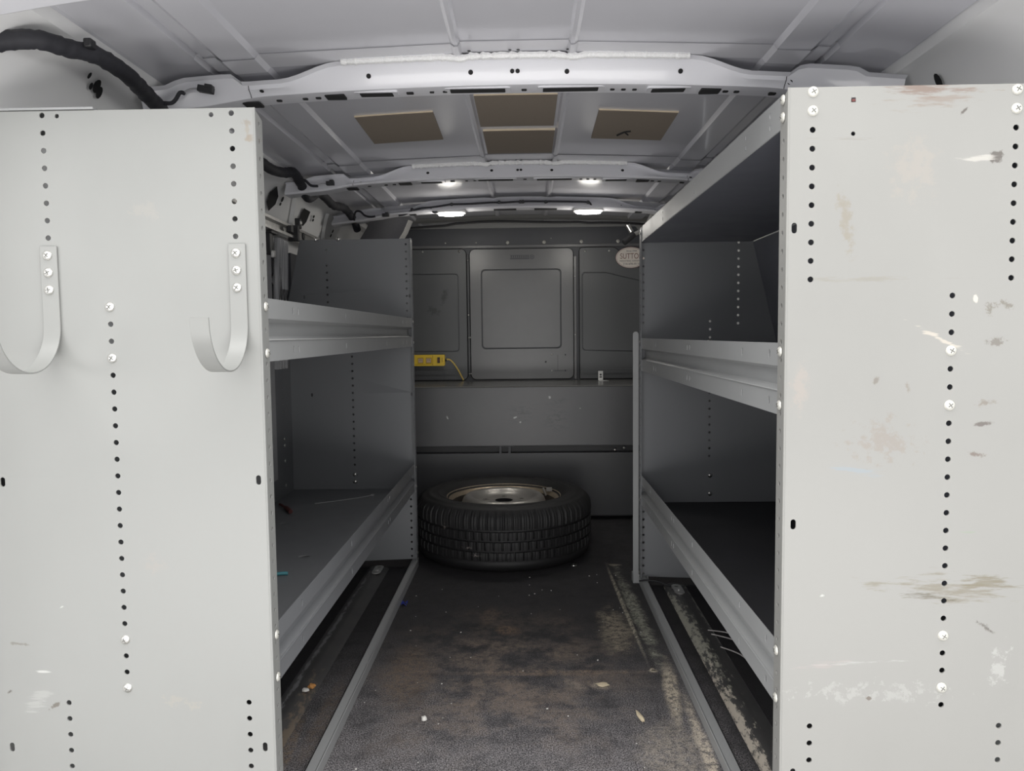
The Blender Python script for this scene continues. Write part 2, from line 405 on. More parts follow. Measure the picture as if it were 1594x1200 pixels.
# roof skin with pressed lengthwise steps
prof = [(-.835, -.004), (-.82, 0), (-.70, 0), (-.695, .010), (-.685, .010), (-.680, 0), (-.655, 0), (-.640, -.010), (-.570, -.010), (-.562, .0), (-.155, .0), (-.147, -.006), (-.139, -.006), (-.134, .004), (.094, .004), (.099, -.006),
        (.107, -.006), (.115, 0), (.522, 0), (.530, -.010), (.60, -.010), (.615, 0), (.640, 0), (.645, .010), (.655, .010), (.660, 0), (.78, 0), (.80, -.004)]
rows = []
for i in range(41):
    y = Y0 + (Y1 - Y0) * i / 40
    rows.append([(x, y, zr(x) + d + .0015 * noise.noise(Vector((x * 2.2, y * 2.2, 3)))) for x, d in prof])
mb = MB(); mb.sheet(rows, 0, True)
rows2 = [[(x, y, z + .03) for x, y, z in r] for r in rows]; mb.sheet(rows2[::40], 0, True)
mb.build('ceiling', 'roof', kind='structure', angle=12)

# side walls: roof rail, cant rail and inner panel
def side(name, s, xo):
    pr = [(.815, 1.510), (.815, 1.490), (.822, 1.478), (.850, 1.474), (.868, 1.462), (.878, 1.448), (.915, 1.37), (.935, 1.30), (.95, 1.10), (.95, -.004)]
    rows = []
    for i in range(31):
        y = Y0 + (Y1 - Y0) * i / 30
        rows.append([(xo + s * (x + (.004 * noise.noise(Vector((y * 3, z * 4, 1))) if z < 1.46 else 0)), y, z) for x, z in pr])
    mb = MB(); mb.sheet(rows, 0, True)
    mb.sheet([[(x + s * .03, y, z) for x, y, z in r] for r in rows[::30]], 0)
    return mb
def wall_x(z):      # inner wall offset at height z
    pr = [(1.510, .815), (1.490, .815), (1.478, .822), (1.474, .850), (1.462, .868), (1.448, .878), (1.37, .915), (1.30, .935), (1.10, .95), (-1, .95)]
    for (za, xa), (zb, xb) in zip(pr, pr[1:]):
        if zb <= z <= za: return xa + (xb - xa) * (za - z) / (za - zb)
    return .95
XW = -.012
def on_wall(mb, s, y, z, shape, mi, lift=.0045):
    """dark press-hole outline laid on the side wall: shape in (y,z) offsets"""
    v = []
    for a, b in shape:
        zz = z + b; v.append((XW + s * (wall_x(zz) - lift - .004), y + a, zz))
    mb._new(v, [tuple(range(len(v)))], mi)
def ell(ry, rz, n=12): return [(ry * math.cos(2 * PI * i / n), rz * math.sin(2 * PI * i / n)) for i in range(n)]
mb = side('wall_left', -1, XW)
for y, z, ry, rz in ((1.585, 1.442, .012, .013), (1.60, 1.434, .010, .012), (1.568, 1.437, .006, .007), (1.55, 1.452, .005, .006)): on_wall(mb, -1, y, z, ell(ry, rz), 1)
on_wall(mb, -1, 2.70, 1.415, [(0, .038), (.052, .012), (.056, -.015), (.02, -.045), (-.03, -.020), (-.035, .01)], 1)
for y, z, ry, rz in ((2.80, 1.425, .012, .010), (2.80, 1.408, .010, .006), (3.21, 1.425, .012, .006), (3.22, 1.412, .012, .006), (3.55, 1.41, .01, .008), (3.55, 1.39, .01, .008)): on_wall(mb, -1, y, z, ell(ry, rz), 1)
on_wall(mb, -1, 3.10, 1.405, [(-.045, .03), (.045, .03), (.05, -.01), (.03, -.03), (-.045, -.03)], 1)
for ya in (2.90, 3.36): # pressed ribs of the inner panel between the roof and the door track
    rows = []
    for i in range(7):
        z = 1.46 - .12 * i / 6; x = XW - wall_x(z)
        w = .012; yy = ya + .10 * (i / 6)
        rows.append([(x + .004, yy - w, z), (x + .016, yy, z), (x + .004, yy + w, z)])
    mb.sheet(rows, 0, True)
mb.build('wall_left', ['wall', 'cavity'], kind='structure')
mb = side('wall_right', 1, XW)
for y, z, ry, rz in ((1.63, 1.436, .011, .016), (1.675, 1.434, .006, .009)): on_wall(mb, 1, y, z, ell(ry, rz), 1)
on_wall(mb, 1, 1.635, 1.414, [(-.02, -.006), (.012, .010), (.012, -.006)], 1)
mb.build('wall_right', ['wall', 'cavity'], kind='structure')
# rear door header and corner gussets
mb = MB()
low = [(-.98, 1.37), (-.90, 1.397), (-.82, 1.417), (-.72, 1.432), (-.60, 1.4465), (-.40, 1.468), (0, 1.475), (.40, 1.466), (.60, 1.44), (.70, 1.425), (.78, 1.409), (.86, 1.395), (.96, 1.37)]
mb.prism(low + [(.96, 1.58), (-.98, 1.58)], 'Y', Y0, Y0 + .06)
for x, z in ((-.785, 1.442),): mb.lathe([(.0001, -.001), (.007, -.001)], (x, Y0 + .0, z), 10, 1, 'Y')
mb.build('trim_1', ['bow', 'cavity'], kind='structure', bevel=.008)

# roof bows
def bow(n, yt, ybf, ybr, k, mat, holes, slots, ovals, bead=.38):
    mb = MB(); rows = []
    N = 80
    for i in range(N + 1):
        x = XC - .845 + 1.69 * i / N + .008; a = abs(x - XC)
        zt = zr(x, k) - .004
        def sm(p, q): t = min(max((a - p) / (q - p), 0), 1); return t * t * (3 - 2 * t)
        dip = .030 * sm(.39, .52) - .020 * sm(.60, .63) + .012 * sm(.74, .77)
        notch = .006 * math.exp(-((a - .125) / .014) ** 2)
        ztf = zt - dip - notch
        zb = 1.475 - k * (x - XC) ** 2 - .012 * sm(.55, .72)
        rows.append([(x, yt - .012, ztf - .001), (x, yt, ztf - .006), (x, yt + .2 * (ybf - yt), ztf - .014), (x, ybf - .001, zb + .007), (x, ybf + .004, zb + .001), (x, ybf + .010, zb), (x, ybr - .006, zb), (x, ybr, zb + .006), (x, ybr + .018, zt - .01), (x, ybr + .03, zt)])
    mb.sheet(rows, 0, True)
    def at(x):
        t = (x - (XC - .845 + .008)) / 1.69 * N; i = int(min(max(t, 0), N - 1)); f = t - i
        return [Vector(p).lerp(Vector(q), f) for p, q in zip(rows[i], rows[i + 1])]
    for x, r in holes:                     # round holes in the front face
        r3 = at(x); p = r3[2].lerp(r3[3], .45); d = (r3[3] - r3[2]).normalized(); nrm = Vector((0, -1, 0)) if abs(d.y) < .3 else Vector((1, 0, 0)).cross(d)
        if nrm.y > 0: nrm = -nrm
        v = [p + nrm * .0012 + Vector((1, 0, 0)) * r * math.cos(2 * PI * j / 12) + d * r * math.sin(2 * PI * j / 12) for j in range(12)]
        mb._new(v, [tuple(range(12))], 1)
    def under(x, w, d, off, rim):
        r3 = at(x); zc = r3[5].z; yc = (r3[5].y + r3[6].y) / 2 + off
        zc = min(at(x - w / 2)[5].z, at(x + w / 2)[5].z)
        if rim: mb.prism([(x + a, yc + b) for a, b in rrect(-w / 2 - .012, -d / 2 - .006, w / 2 + .012, d / 2 + .006, .006)], 'Z', zc - .0014, zc + .004, 0)
        mb.prism([(x + a, yc + b) for a, b in rrect(-w / 2, -d / 2, w / 2, d / 2, .003)], 'Z', zc - .0020, zc + .002, 1)
    for x, w in slots: under(x, w, .026, -.004, True)
    for x, w in ovals: under(x, w, w * .9 if w < .035 else .034, .0, False)
    def flange():
        xs = [p for p in prof if abs(p[0] - XC) < .76]
        mb.sheet([[(x, y, zr(x) + d - .0022 - (.0 if y > yt - .05 else 0)) for x, d in xs] for y in (yt - (.075 if n == 2 else .10), yt - .05, yt + .004)], 0, True)
        for x, r in ((-.345, .005), (-.118, .004), (-.03, .004), (-.012, .004), (.095, .004), (.345, .005)):
            z = zr(x) - .0035; y = yt - .035
            mb._new([(x + r * math.cos(q), y + r * math.sin(q), z) for q in [2 * PI * j / 12 for j in range(12)]], [tuple(range(12))], 1)
    if bead: flange()
    if bead:                               # sealant bead between the bow and the roof skin
        P = []
        for i in range(121):
            x = XC - bead + 2 * bead * i / 120; r3 = at(x); P.append((x, r3[0].y - .004, r3[0].z - .003))
        mb.tube(P, .0075, 7, 2, 1, .6)
    for x in (-.612, .575):                # weld seams near the bow ends
        r3 = at(x); q = [r3[i] + Vector((0, -.001, -.0006)) for i in (1, 2, 3, 4)]
        mb.sheet([[p - Vector((.0008, 0, 0)) for p in q], [p + Vector((.0008, 0, 0)) for p in q]], 1)
    return mb.build('trim_%d' % n, [mat, 'cavity', 'seal'], kind='structure', angle=30), at
HB = [(-.585, .005), (-.345, .0055), (-.118, .0055), (-.026, .005), (-.014, .005), (.095, .0055), (.345, .0055), (.585, .0055)]
SB = [(-.335, .075), (-.105, .125), (.105, .125), (.325, .075)]
OB = [(-.43, .045), (-.62, .04), (-.56, .012), (-.50, .012), (-.47, .012), (-.26, .016), (-.21, .010), (-.18, .010), (0, .012), (.20, .010), (.225, .010), (.25, .010), (.42, .045), (.455, .012), (.48, .012), (.56, .016), (.61, .04)]
bow1, at1 = bow(2, 1.707, 1.722, 1.79, .05, 'bow', HB, SB, OB)
bow2, at2 = bow(3, 2.734, 2.715, 2.785, .055, 'bow', HB, SB, OB)
bow3, at3 = bow(4, 3.41, 3.36, 3.43, .075, 'bow', HB[3:6] + [(.42, .0055)], [], [(-.5, .03), (.5, .03), (-.09, .10), (.09, .10)], 0)
# front header with a black tube painting in its shadow gap
mb = MB()
P = [(XC + x, 4.03, zr(XC + x, .045) - .022 - .006 * (abs(x) > .35) - .004 * math.sin(x * 9)) for x in [-.75 + .05 * i for i in range(31)]]
mb.tube(P, .006, 8, 1, 2)
rows = [[(XC + x, y, zr(XC + x, .045) - dz) for y, dz in ((3.93, .004), (3.96, .012), (4.02, .014))] for x in [-.8 + .1 * i for i in range(17)]]
mb.sheet(rows, 0, True)
mb.build('trim_5', ['header', 'black'], kind='structure')

# bulkhead partition between cargo bay and cab
YB = 4.2
bh = thing('bulkhead_partition', (XC, YB, 0), 'dark grey steel bulkhead partition with a central door panel behind the bench', 'partition')
mb = MB(); mb.box(-.95, .93, YB, YB + .02, 0, 1.545); mb.build('backing_panel', 'bulk_dark', bh)
mb = MB(); mb.plate([(-.93, 1.535), (-.93, 1.42), (-.74, 1.42), (-.66, 1.503), (.60, 1.503), (.68, 1.42), (.91, 1.42), (.91, 1.535)], [], .012, 'XZ', YB - .006); mb.build('header_panel', 'header', bh, label='pale grey header strip above the partition')
mb = MB(); mb.box(-.93, .91, YB - .005, YB, 1.396, 1.412); mb.build('ridge', 'bulk_door', bh, bevel=.002)
dz0, dz1 = .674, 1.388
out = rrect(-.308, dz0, .258, dz1, .028)
hole = rrect(-.249, .840, .194, 1.279, .022); inner = rrect(-.241, .848, .186, 1.271, .018)
holes_lock = [circ(.105, .767, .006, 12), circ(.214, .805, .005, 10), circ(.213, .717, .005, 10)]
mb = MB(); mb.plate(out, [hole] + holes_lock, .012, 'XZ', YB - .008); dp = mb.build('door_panel', 'bulk_door', bh, bevel=.003)
mb = MB(); mb.plate(inner, [], .010, 'XZ', YB - .008); mb.build('door_inset', 'bulk_door', dp, bevel=.002)
mb = MB()      # pressed emblem bar with a ring, and the lock scribe lines
mb.box(-.086, .02, YB - .0148, YB - .013, 1.332, 1.339, 1); mb.box(-.086, .02, YB - .0148, YB - .013, 1.352, 1.355, 1)
for i in range(9): mb.box(-.083 + i * .0115, -.076 + i * .0115, YB - .0152, YB - .013, 1.3405, 1.3505, 1)
mb.plate(circ(.034, 1.3435, .0125, 24), [circ(.034, 1.3435, .0085, 24)], .002, 'XZ', YB - .0145, 1); mb.box(.030, .038, YB - .0155, YB - .013, 1.340, 1.347, 1)
mb.box(.170, .1722, YB - .0146, YB - .013, .717, .805, 1); mb.box(.150, .205, YB - .0146, YB - .013, .7155, .7177, 1)
mb.build('pressed_emblem', ['bulk', 'bulk_dark'], dp)
for p in ((.139, YB - .014, .806), (.1385, YB - .014, .717)): screw(dp, p, '-Y', SCREWS, .3, 1.0)
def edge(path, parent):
    mb = MB(); mb.tube([(x, YB - .006, z) for x, z in path + path[:1]], .0045, 6, 0, 1); mb.build('groove_shade', 'cavity', parent)  # dark tube drawn as the shaded groove round each panel
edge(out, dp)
def side_panel(outline, hole, inner, name='side_panel'):
    mb = MB(); mb.plate(outline, [hole] if hole else [], .010, 'XZ', YB - .006); o = mb.build(name, 'bulk', bh, bevel=.003)
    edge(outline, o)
    if inner: mb = MB(); mb.plate(inner, [], .008, 'XZ', YB - .006); mb.build('pressed_inset', 'bulk', o, bevel=.002)
    return o
spl = side_panel(rrect(-.92, .672, -.330, 1.390, .026), rrect(-.74, .828, -.372, 1.258, .02), rrect(-.735, .833, -.377, 1.253, .018))
cv = [(.560, 1.300), (.535, 1.318), (.520, 1.345), (.507, 1.372), (.490, 1.386), (.470, 1.390)]
so = [(.295, .672), (.90, .672), (.90, 1.235), (.72, 1.262), (.62, 1.278)] + cv + [(.310, 1.390), (.300, 1.386), (.295, 1.375)]
spr = side_panel(so, [(.306, .840), (.320, .826), (.86, .812), (.86, 1.155), (.60, 1.215), (.44, 1.255), (.320, 1.257), (.306, 1.243)], [(.311, .845), (.325, .831), (.855, .817), (.855, 1.151), (.60, 1.210), (.44, 1.250), (.324, 1.252), (.311, 1.239)])
mb = MB(); mb.box(.262, .277, YB - .018, YB, .670, 1.345); mb.build('hinge_post', 'bulk_door', bh, bevel=.002)
mb = MB(); mb.box(-.322, -.314, YB - .012, YB, .690, 1.36); mb.build('hinge_post', 'bulk', bh, bevel=.002)
for x0, x1, o in ((-.62, -.376, spl), (.303, .86, spr)):
    mb = MB(); mb.plate(rrect(x0, .700, x1, .724, .008), [circ(x0 + .08 + .08 * i, .713, .0035, 8) for i in range(2 if x0 < 0 else 6)], .008, 'XZ', YB - .014); mb.build('stiffening_rail', 'bulk', o, bevel=.002)
for x in (-.0996, .1014, .3055, .506): screw(bh, Vector((x, YB - .006, 1.424)) - bh.location, '-Y', SCREWP, .4, 1.25)
for x in (-.442, -.273): screw(bh, Vector((x, YB - .003, 1.426)) - bh.location, '-Y', SCREWP, .4, .45)
screw(bh, Vector((.14, YB - .001, 1.445)) - bh.location, '-Y', SCREWP, .4, .4)
for o, pts in ((spl, [(-.567, 1.379), (-.366, 1.380)]), (spr, [(.325, 1.373), (.458, 1.371)])):
    for x, z in pts: screw(o, (x, YB - .011, z), '-Y', SCREWS, .2, 1.3)
for x, z in ((-.319, .905), (-.312, .905), (-.319, 1.03), (-.319, .705), (-.310, .705), (-.319, 1.33), (.268, 1.235), (.268, .915)): screw(bh, Vector((x, YB - .016, z)) - bh.location, '-Y', SCREWS, .2, .8)

# ------------------------------------------------------------------ shelving units
PT = .0286
def lip(mb, X, s, y0, y1, z0, z1, recess=True, slots=(), lit=0):
    """folded shelf front; s = direction (+1/-1) pointing into the shelf"""
    h = z1 - z0; t = .0016
    def strip(a, b):
        hs = [slot(y, (a + b) / 2, .007, .015) for y in slots]
        mb.plate([(y0, a), (y1, a), (y1, b), (y0, b)], hs, t, 'YZ', X + s * t / 2)
    if not recess: strip(z0, z1); return
    a, b = z0 + h * .34, z0 + h * .68
    strip(z0, a); strip(b, z1); d = .016
    pr = [(X + s * t, a), (X + s * d, a + .007), (X + s * d, b - .007), (X + s * t, b)]
    mb.sheet([[(x, y, z) for x, z in pr] for y in (y0, y1)], 0)
    mb.sheet([[(x + s * .001, y, z) for x, z in pr] for y in (y0, y1)], 0)
    mb.tube([(X - s * .0008, y0, a), (X - s * .0008, y1, a)], .0016, 6, 0, 1)
def end_panel_mesh(X, s, Y, fl, poly_rear, z0, z1, holes, flange_holes, thick=.0022):
    """end panel sheet in the XZ plane with a hole-punched flange along the aisle edge"""
    mb = MB(); out = [(X, z0), (X, z1)] + poly_rear
    mb.plate(out, holes, thick, 'XZ', Y)
    y0, y1 = (Y, Y + fl) if fl > 0 else (Y + fl, Y)
    mb.plate([(y0, z0), (y1, z0), (y1, z1 - .012), (y0, z1 - .002)], [circ((y0 + y1) / 2 + .002, z, .0043, 10) for z in flange_holes], .0020, 'YZ', X + s * .001)
    mb.tube([(X + s * .0012, Y, z0), (X + s * .0012, Y, z1)], .0021, 8, 0, 1)
    return mb
def col(x, z, n, skip=()): return [circ(x, z - PT * i, .0046) for i in range(n) if i not in skip]

# --- unit beside the sliding door
XL, YLF, TL = -.443, 2.96, 1.2965
lu = thing('shelving_unit', (XL - .24, (YL + YLF) / 2, 0), 'grey steel shelving unit beside the sliding door with J hooks on its clean end panel', 'shelving unit')
rear_l = [(-.88, TL), (-.935, 1.05), (-.935, .012)]
H = col(-.7965, 1.2895, 11) + col(-.4815, 1.2880, 11) + col(-.698, .9734, 24, (0, 3, 20, 23)) + col(-.8025, .2895, 9) + col(-.487, .2895, 9)
H += [circ(-.7715, 1.288, .0036), circ(-.515, 1.286, .0040), slot(-.457, .6785, .0085, .0165), slot(-.897, .6785, .0085, .0165), slot(-.4615, .2095, .0085, .0165), slot(-.907, .2095, .0085, .0165)]
fh = [z for z in [1.275 - PT * i for i in range(44)]]
beam_l = [(.987, .878), (.4174, .3112)]
mb = end_panel_mesh(XL, -1, YL, .034, rear_l, .03, TL, H, [z for z in fh if min(abs(z - q) for q in (.972, .893, .402, .326)) > .012])
lnp = mb.build('end_panel', 'paint_left', lu)
for z in (.9734, .9734 - 3 * PT, .9734 - 20 * PT, .9734 - 23 * PT): screw(lnp, (-.698, YL - .001, z), '-Y', SCREW, random.random())
for z in (.972, .893, .402, .326): screw(lnp, (XL + .001, YL + .019, z), '+X', SCREWP)
mb = MB(); mb.box(-.90, -.71, YL - .003, YL + .05, TL + .0015, TL + .005); mb.box(-.90, -.71, YL + .03, YL + .034, TL - .03, TL + .004); br = mb.build('top_bracket', 'paint', lnp)
for x in (-.83, -.739): screw(br, (x, YL + .02, TL + .005), '+Z', SCREW)
hf = [circ(-.4665, 1.275 - PT * i, .0045) for i in range(0, 11)] + [circ(-.7774, 1.2546 - PT * i, .0045) for i in range(0, 10) if i != 1] + [circ(-.6874, .8403 - PT * i, .0045) for i in range(16)] + [circ(-.4665, .27 - PT * i, .0045) for i in range(9)] + [slot(-.456, 1.075, .007, .014), slot(-.87, 1.075, .007, .014), slot(-.85, .69, .007, .014), slot(-.456, .69, .007, .014)]
mb = end_panel_mesh(XL, -1, YLF, -.034, rear_l, .03, TL, hf, fh)
lfp = mb.build('end_panel', 'paint_shaded', lu)
for x, z in ((-.6874, .372), (-.6874, .343), (-.82, 1.298), (-.73, 1.298)): screw(lfp, (x, YLF - .002, z), '-Y', SCREW)
for z in (.972, .893, .402, .326, .06, .035): screw(lfp, (XL + .001, YLF - .016, z), '+X', SCREW, 0, .7)
SLY = (1.44, 1.47, 1.86, 2.40, 2.72, 2.80)
for z1, z0 in beam_l:
    mb = MB(); lip(mb, XL - .002, -1, YL + .0345, YLF - .002, z0, z1, True, SLY if z0 > .5 else (1.44, 1.86, 2.36, 2.39, 2.8))
    mb.box(-.932, XL - .004, YL + .002, YLF - .002, z0, z0 + .0025)
    mb.build('shelf', 'paint_shaded' if z0 < .5 else 'paint', lu)
mb = MB(); mb.plate([(YL + .004, .30), (YLF - .004, .30), (YLF - .004, .86), (YL + .004, .86)], [circ(2.76, .70 - PT * i, .0045) for i in range(4)] + [circ(2.86, .72 - PT * i, .0045) for i in range(4)], .002, 'YZ', -.9335)
lbp = mb.build('back_panel', 'paint_shaded', lu)
for y, z in ((2.86, .53), (2.86, .505), (2.86, .445), (2.86, .35)): screw(lbp, (-.932, y, z), '+X', SCREW, 0, .8)
def base_rail(parent, X, s, y0, y1):
    mb = MB()
    mb.box(min(X, X + s * .002), max(X, X + s * .002), y0, y1, .0005, .030)
    a, b = X, X + s * .024; mb.box(min(a, b), max(a, b), y0, y1, .028, .030)
    a, b = X + s * .022, X + s * .024; mb.box(min(a, b), max(a, b), y0, y1, .020, .030)
    mb.tube([(X, y0, .029), (X, y1, .029)], .0016, 6, 0, 1)
    return mb.build('base_rail', 'paint', parent)
base_rail(lu, XL + .0015, -1, YL + .004, YLF - .001)

# --- unit along the solid wall
XR, YRF, TR = .406, 2.726, 1.2935
ru = thing('shelving_unit', (XR + .24, (YR + YRF) / 2, 0), 'taller grey steel shelving unit with a scuffed stained end panel and a top shelf', 'shelving unit')
rear_r = [(.797, TR), (.805, 1.25), (.925, .76), (.925, .012)]
H = col(.4440, 1.2865, 11, (0, 1)) + col(.7535, 1.2850, 11, (0, 1)) + col(.664, .9728, 24, (3, 6, 19, 22)) + col(.4535, .2795, 9) + col(.757, .2800, 9)
H += [slot(.4178, 1.080, .0085, .0165), slot(.4225, .6124, .0085, .0165), circ(.506, 1.2225, .0034), slot(.4275, .20, .0085, .0165)]
H += [[(.502, 1.270), (.509, 1.270), (.509, 1.277), (.502, 1.277)]]
mb = end_panel_mesh(XR, 1, YR, .034, rear_r, .03, TR, H, [z for z in fh if min(abs(z - q) for q in (1.28, 1.253, .888, .802, .398, .318)) > .012])
rnp = mb.build('end_panel', 'paint_right', ru)
for x in (.4440, .7535):
    for z in (1.2865, 1.2865 - PT): screw(rnp, (x, YR - .001, z - (.0015 if x > .5 else 0)), '-Y', SCREWP, random.random(), 1.03)
for i in (3, 6, 19, 22): screw(rnp, (.664, YR - .001, .9728 - PT * i), '-Y', SCREWP, random.random(), 1.03)
for z in (1.281, 1.254, .888, .802, .398, .318): screw(rnp, (XR - .001, YR + .019, z), '-X', SCREWP)
mb = MB(); mb.box(.503, .508, YR - .002, YR + .002, 1.271, 1.2745); mb.build('rust_plug', 'redbrown', rnp)
hf = [circ(.4195, 1.243 - PT * i, .0042) for i in range(11)] + [circ(.7565, 1.2373 - PT * i, .0046) for i in range(11)] + [circ(.6570, .9592 - PT * i, .0045) for i in range(18)] + [circ(.4195, .27 - PT * i, .0045) for i in range(9)]
rear_rf = [(.80, TR), (.8067, 1.2484), (.925, .76), (.925, .012)]
mb = end_panel_mesh(XR, 1, YRF, -.034, rear_rf, .03, TR - .0, hf, fh)
rfp = mb.build('end_panel', 'paint_shaded', ru)
for x, z in ((.66, .4015), (.66, .335), (.655, .888)): screw(rfp, (x, YRF - .002, z), '-Y', SCREW)
for z in (1.27, .888, .802, .398, .318, .05): screw(rfp, (XR - .001, YRF - .016, z), '-X', SCREW, 0, .7)
SRY = (1.28, 1.44, 1.90, 1.93, 2.40, 2.44)
for z1, z0 in ((.9016, .7852), (.4099, .3022)):
    mb = MB(); lip(mb, XR + .002, 1, YR + .0345, YRF - .002, z0, z1, True, SRY if z0 > .5 else (1.28, 1.44, 1.86, 2.1, 2.13, 2.5))
    mb.box(XR + .004, .922, YR + .002, YRF - .002, z0, z0 + .0025, 1)
    mb.build('shelf', ['paint', 'paint_undershade' if z0 > .5 else 'shelf_dark'], ru)
mb = MB(); lip(mb, XR + .002, 1, YR + .0345, YRF - .002, 1.240, 1.2925, False)
mb.bm.free(); mb = MB()
hs = [slot(y, z, .006, .010) for y in (1.29, 1.43, 1.86, 2.28) for z in (1.258, 1.277)]
mb.plate([(YR + .0345, 1.240), (YRF - .002, 1.240), (YRF - .03, 1.288), (YRF - .06, 1.2925), (YR + .0345, 1.2925)], hs, .0016, 'YZ', XR + .003)
mb.box(XR + .004, .802, YR + .002, YRF - .002, 1.240, 1.2425, 1)
mb.tube([(XR + .0025, YR + .0345, 1.2405), (XR + .0025, YRF - .002, 1.2405)], .0016, 6, 0, 1)
mb.build('shelf', ['paint', 'paint_undershade'], ru)
mb = MB(); mb.sheet([[(.806, y, 1.238), (.9235, y, .76), (.9235, y, .30)] for y in (YR + .004, YRF - .004)], 0); mb.sheet([[(.808, y, 1.238), (.9255, y, .76), (.9255, y, .30)] for y in (YR + .004, YRF - .004)], 0)
mb.build('back_panel', 'paint_undershade', ru)
base_rail(ru, XR - .0015, 1, YR + .004, YRF - .001)

# upright bar fixed behind the far end of that unit
mb = MB()
pts = [(.3835, .032), (.4035, .032)] + [(.4035 - .010 + .010 * math.cos(a), .915 + .010 * math.sin(a)) for a in [PI * i / 8 for i in range(9)]]
mb.plate([(x, z) for x, z in pts], [], .004, 'XZ', YRF + .012); mb.box(.4005, .4035, YRF + .012, YRF + .05, .032, .912); mb.box(.3835, .44, YRF + .010, YRF + .05, .0, .034)
o = mb.build('upright_bar', 'paint', bevel=.001); tag(rebase(o, (.394, YRF + .02, 0)), 'narrow grey upright bar with a rounded top standing between bench and stained shelving unit', 'bar')

# ------------------------------------------------------------------ coil hooks on the near end panel
def hook(xc, label):
    t = thing('utility_hook', (xc, YL - .002, .868), label, 'hook', 'J hooks on the shelving end panel')
    path = [(YL - .0035, 1.075)]
    R = .0775; cy, cz = YL - .0035 - R, .945
    for i in range(25): a = -PI * i / 24; path.append((cy + R * math.cos(a), cz + R * math.sin(a)))
    path.append((cy - R - .001, .950))
    th = .0028; w = .0142; rows = []
    for i, (y, z) in enumerate(path):
        p0, p1 = Vector(path[max(i - 1, 0)]), Vector(path[min(i + 1, len(path) - 1)]); d = (p1 - p0).normalized(); n = Vector((-d.y, d.x)) * th / 2
        rows.append([(xc - w, y + n.x, z + n.y), (xc + w, y + n.x, z + n.y), (xc + w, y - n.x, z - n.y), (xc - w, y - n.x, z - n.y)])
    mb = MB(); mb.sheet(rows, 0, True, True); mb._new(rows[0], [(0, 1, 2, 3)]); mb._new(rows[-1], [(0, 1, 2, 3)])
    s = mb.build('strap', 'paint_left', t, bevel=.0006)
    for i in range(3): screw(t, Vector((xc - .0015, YL - .0050, 1.0600 - PT * i)) - t.location, '-Y', SCREW, random.random())
    return t
hook(-.4790, 'grey steel J hook bolted to the end panel next to the aisle edge')
hook(-.7955, 'grey steel J hook on the end panel, the one further from the aisle')

# ------------------------------------------------------------------ bench in front of the partition
YF, ZT = 3.70, .666
bn = thing('steel_bench', (XC, 3.95, 0), 'grey steel bench with a scuffed deep front panel, standing across the bulkhead', 'bench')
mb = MB(); mb.box(-.92, .90, YF - .002, YB - .02, ZT - .003, ZT); mb.tube([(-.92, YF - .001, ZT - .0015), (.90, YF - .001, ZT - .0015)], .003, 8, 0, 1); M['bench_top'] = simple('satin_bench_top', (.14, .138, .132), .22, var=.08, scale=14); mb.build('worktop', 'bench_top', bn)
def bench_mat():
    m, nt, b = nm('scuffed_bench_paint'); g = G(nt)
    f = g.noise(55, 5, .75, (.5, 1, 1.4)); z = g.noise(6, 3)
    c = g.mix(z, (.068, .068, .074), (.088, .088, .092))
    for ce, ra, wt in (((-.03, YF, .53), (.14, .05, .09), .8), ((.14, YF, .50), (.12, .05, .12), .8), ((.15, YF, .59), (.12, .05, .03), .6)):
        c = g.mix(g.math('MULTIPLY', g.math('MULTIPLY', g.blob(ce, ra, .3, 'Y', 1., f, .5), g.ramp(f, .50, .58)), wt), c, (.022, .022, .025))
    for ce, ra in (((-.06, YF, .512), (.010, .05, .005)), ((-.035, YF, .488), (.006, .05, .006)), ((.11, YF, .61), (.006, .05, .008)), ((.26, YF, .555), (.006, .05, .004)), ((-.395, YF, .515), (.004, .05, .01))):
        c = g.mix(g.blob(ce, ra, .4, 'Y', .5, f, .5), c, (.42, .42, .42))
    g.link(c, b.inputs['Base Color']); b.inputs['Roughness'].default_value = .36
    return m
M['bench'] = bench_mat()
mb = MB(); mb.box(-.92, .90, YF, YF + .003, .372, ZT - .002); mb.box(-.92, .90, YF, YF + .03, .370, .3725); mb.build('front_panel', 'bench', bn, bevel=.0015)
mb = MB(); mb.box(-.92, .90, YF + .008, YF + .011, .020, .334); mb.box(-.92, .90, YF + .008, YF + .04, .332, .334); M['bulk_low'] = simple('dark_lower_panel', (.050, .051, .055), .4, var=.08, scale=12); mb.build('lower_panel', 'bulk_low', bn, bevel=.001)
mb = MB(); mb.box(-.92, .90, YF + .05, YF + .055, .30, .40); mb.box(-.92, .90, YF + .07, YF + .08, .0, .06); mb.build('inner_panel', 'black', bn)
for x in (-.135, -.09): mb = MB(); mb.box(x - .006, x + .006, YF + .006, YF + .04, .330, .374); mb.box(x - .02, x + .02, YF + .008, YF + .012, .366, .373); mb.build('bracket', 'bulk_dark', bn)
for x in (-.88, .86): mb = MB(); mb.box(x - .02, x + .02, YF + .02, YB - .03, 0, .664); mb.build('leg', 'bulk', bn)
for x, z in ((.43, .345), (.475, .356)): screw(bn, Vector((x, YF + .006, z)) - bn.location, '-Y', SCREWS, 0, 1.2)

# latch bracket standing on the worktop
lb = MB(); lb.plate(rrect(-.013, 0, .013, .05, .002), [circ(0, .030, .006, 10)], .002, 'XZ', 0); lb.box(-.013, .035, -.07, .0, 0, .002); lb.box(-.006, .006, -.004, -.001, .014, .02, 1)
o = lb.build('angle_bracket', ['zinc', 'cavity']); o.location = (.402, 4.125, ZT); tag(o, 'small shiny zinc angle bracket standing on the bench top', 'bracket')

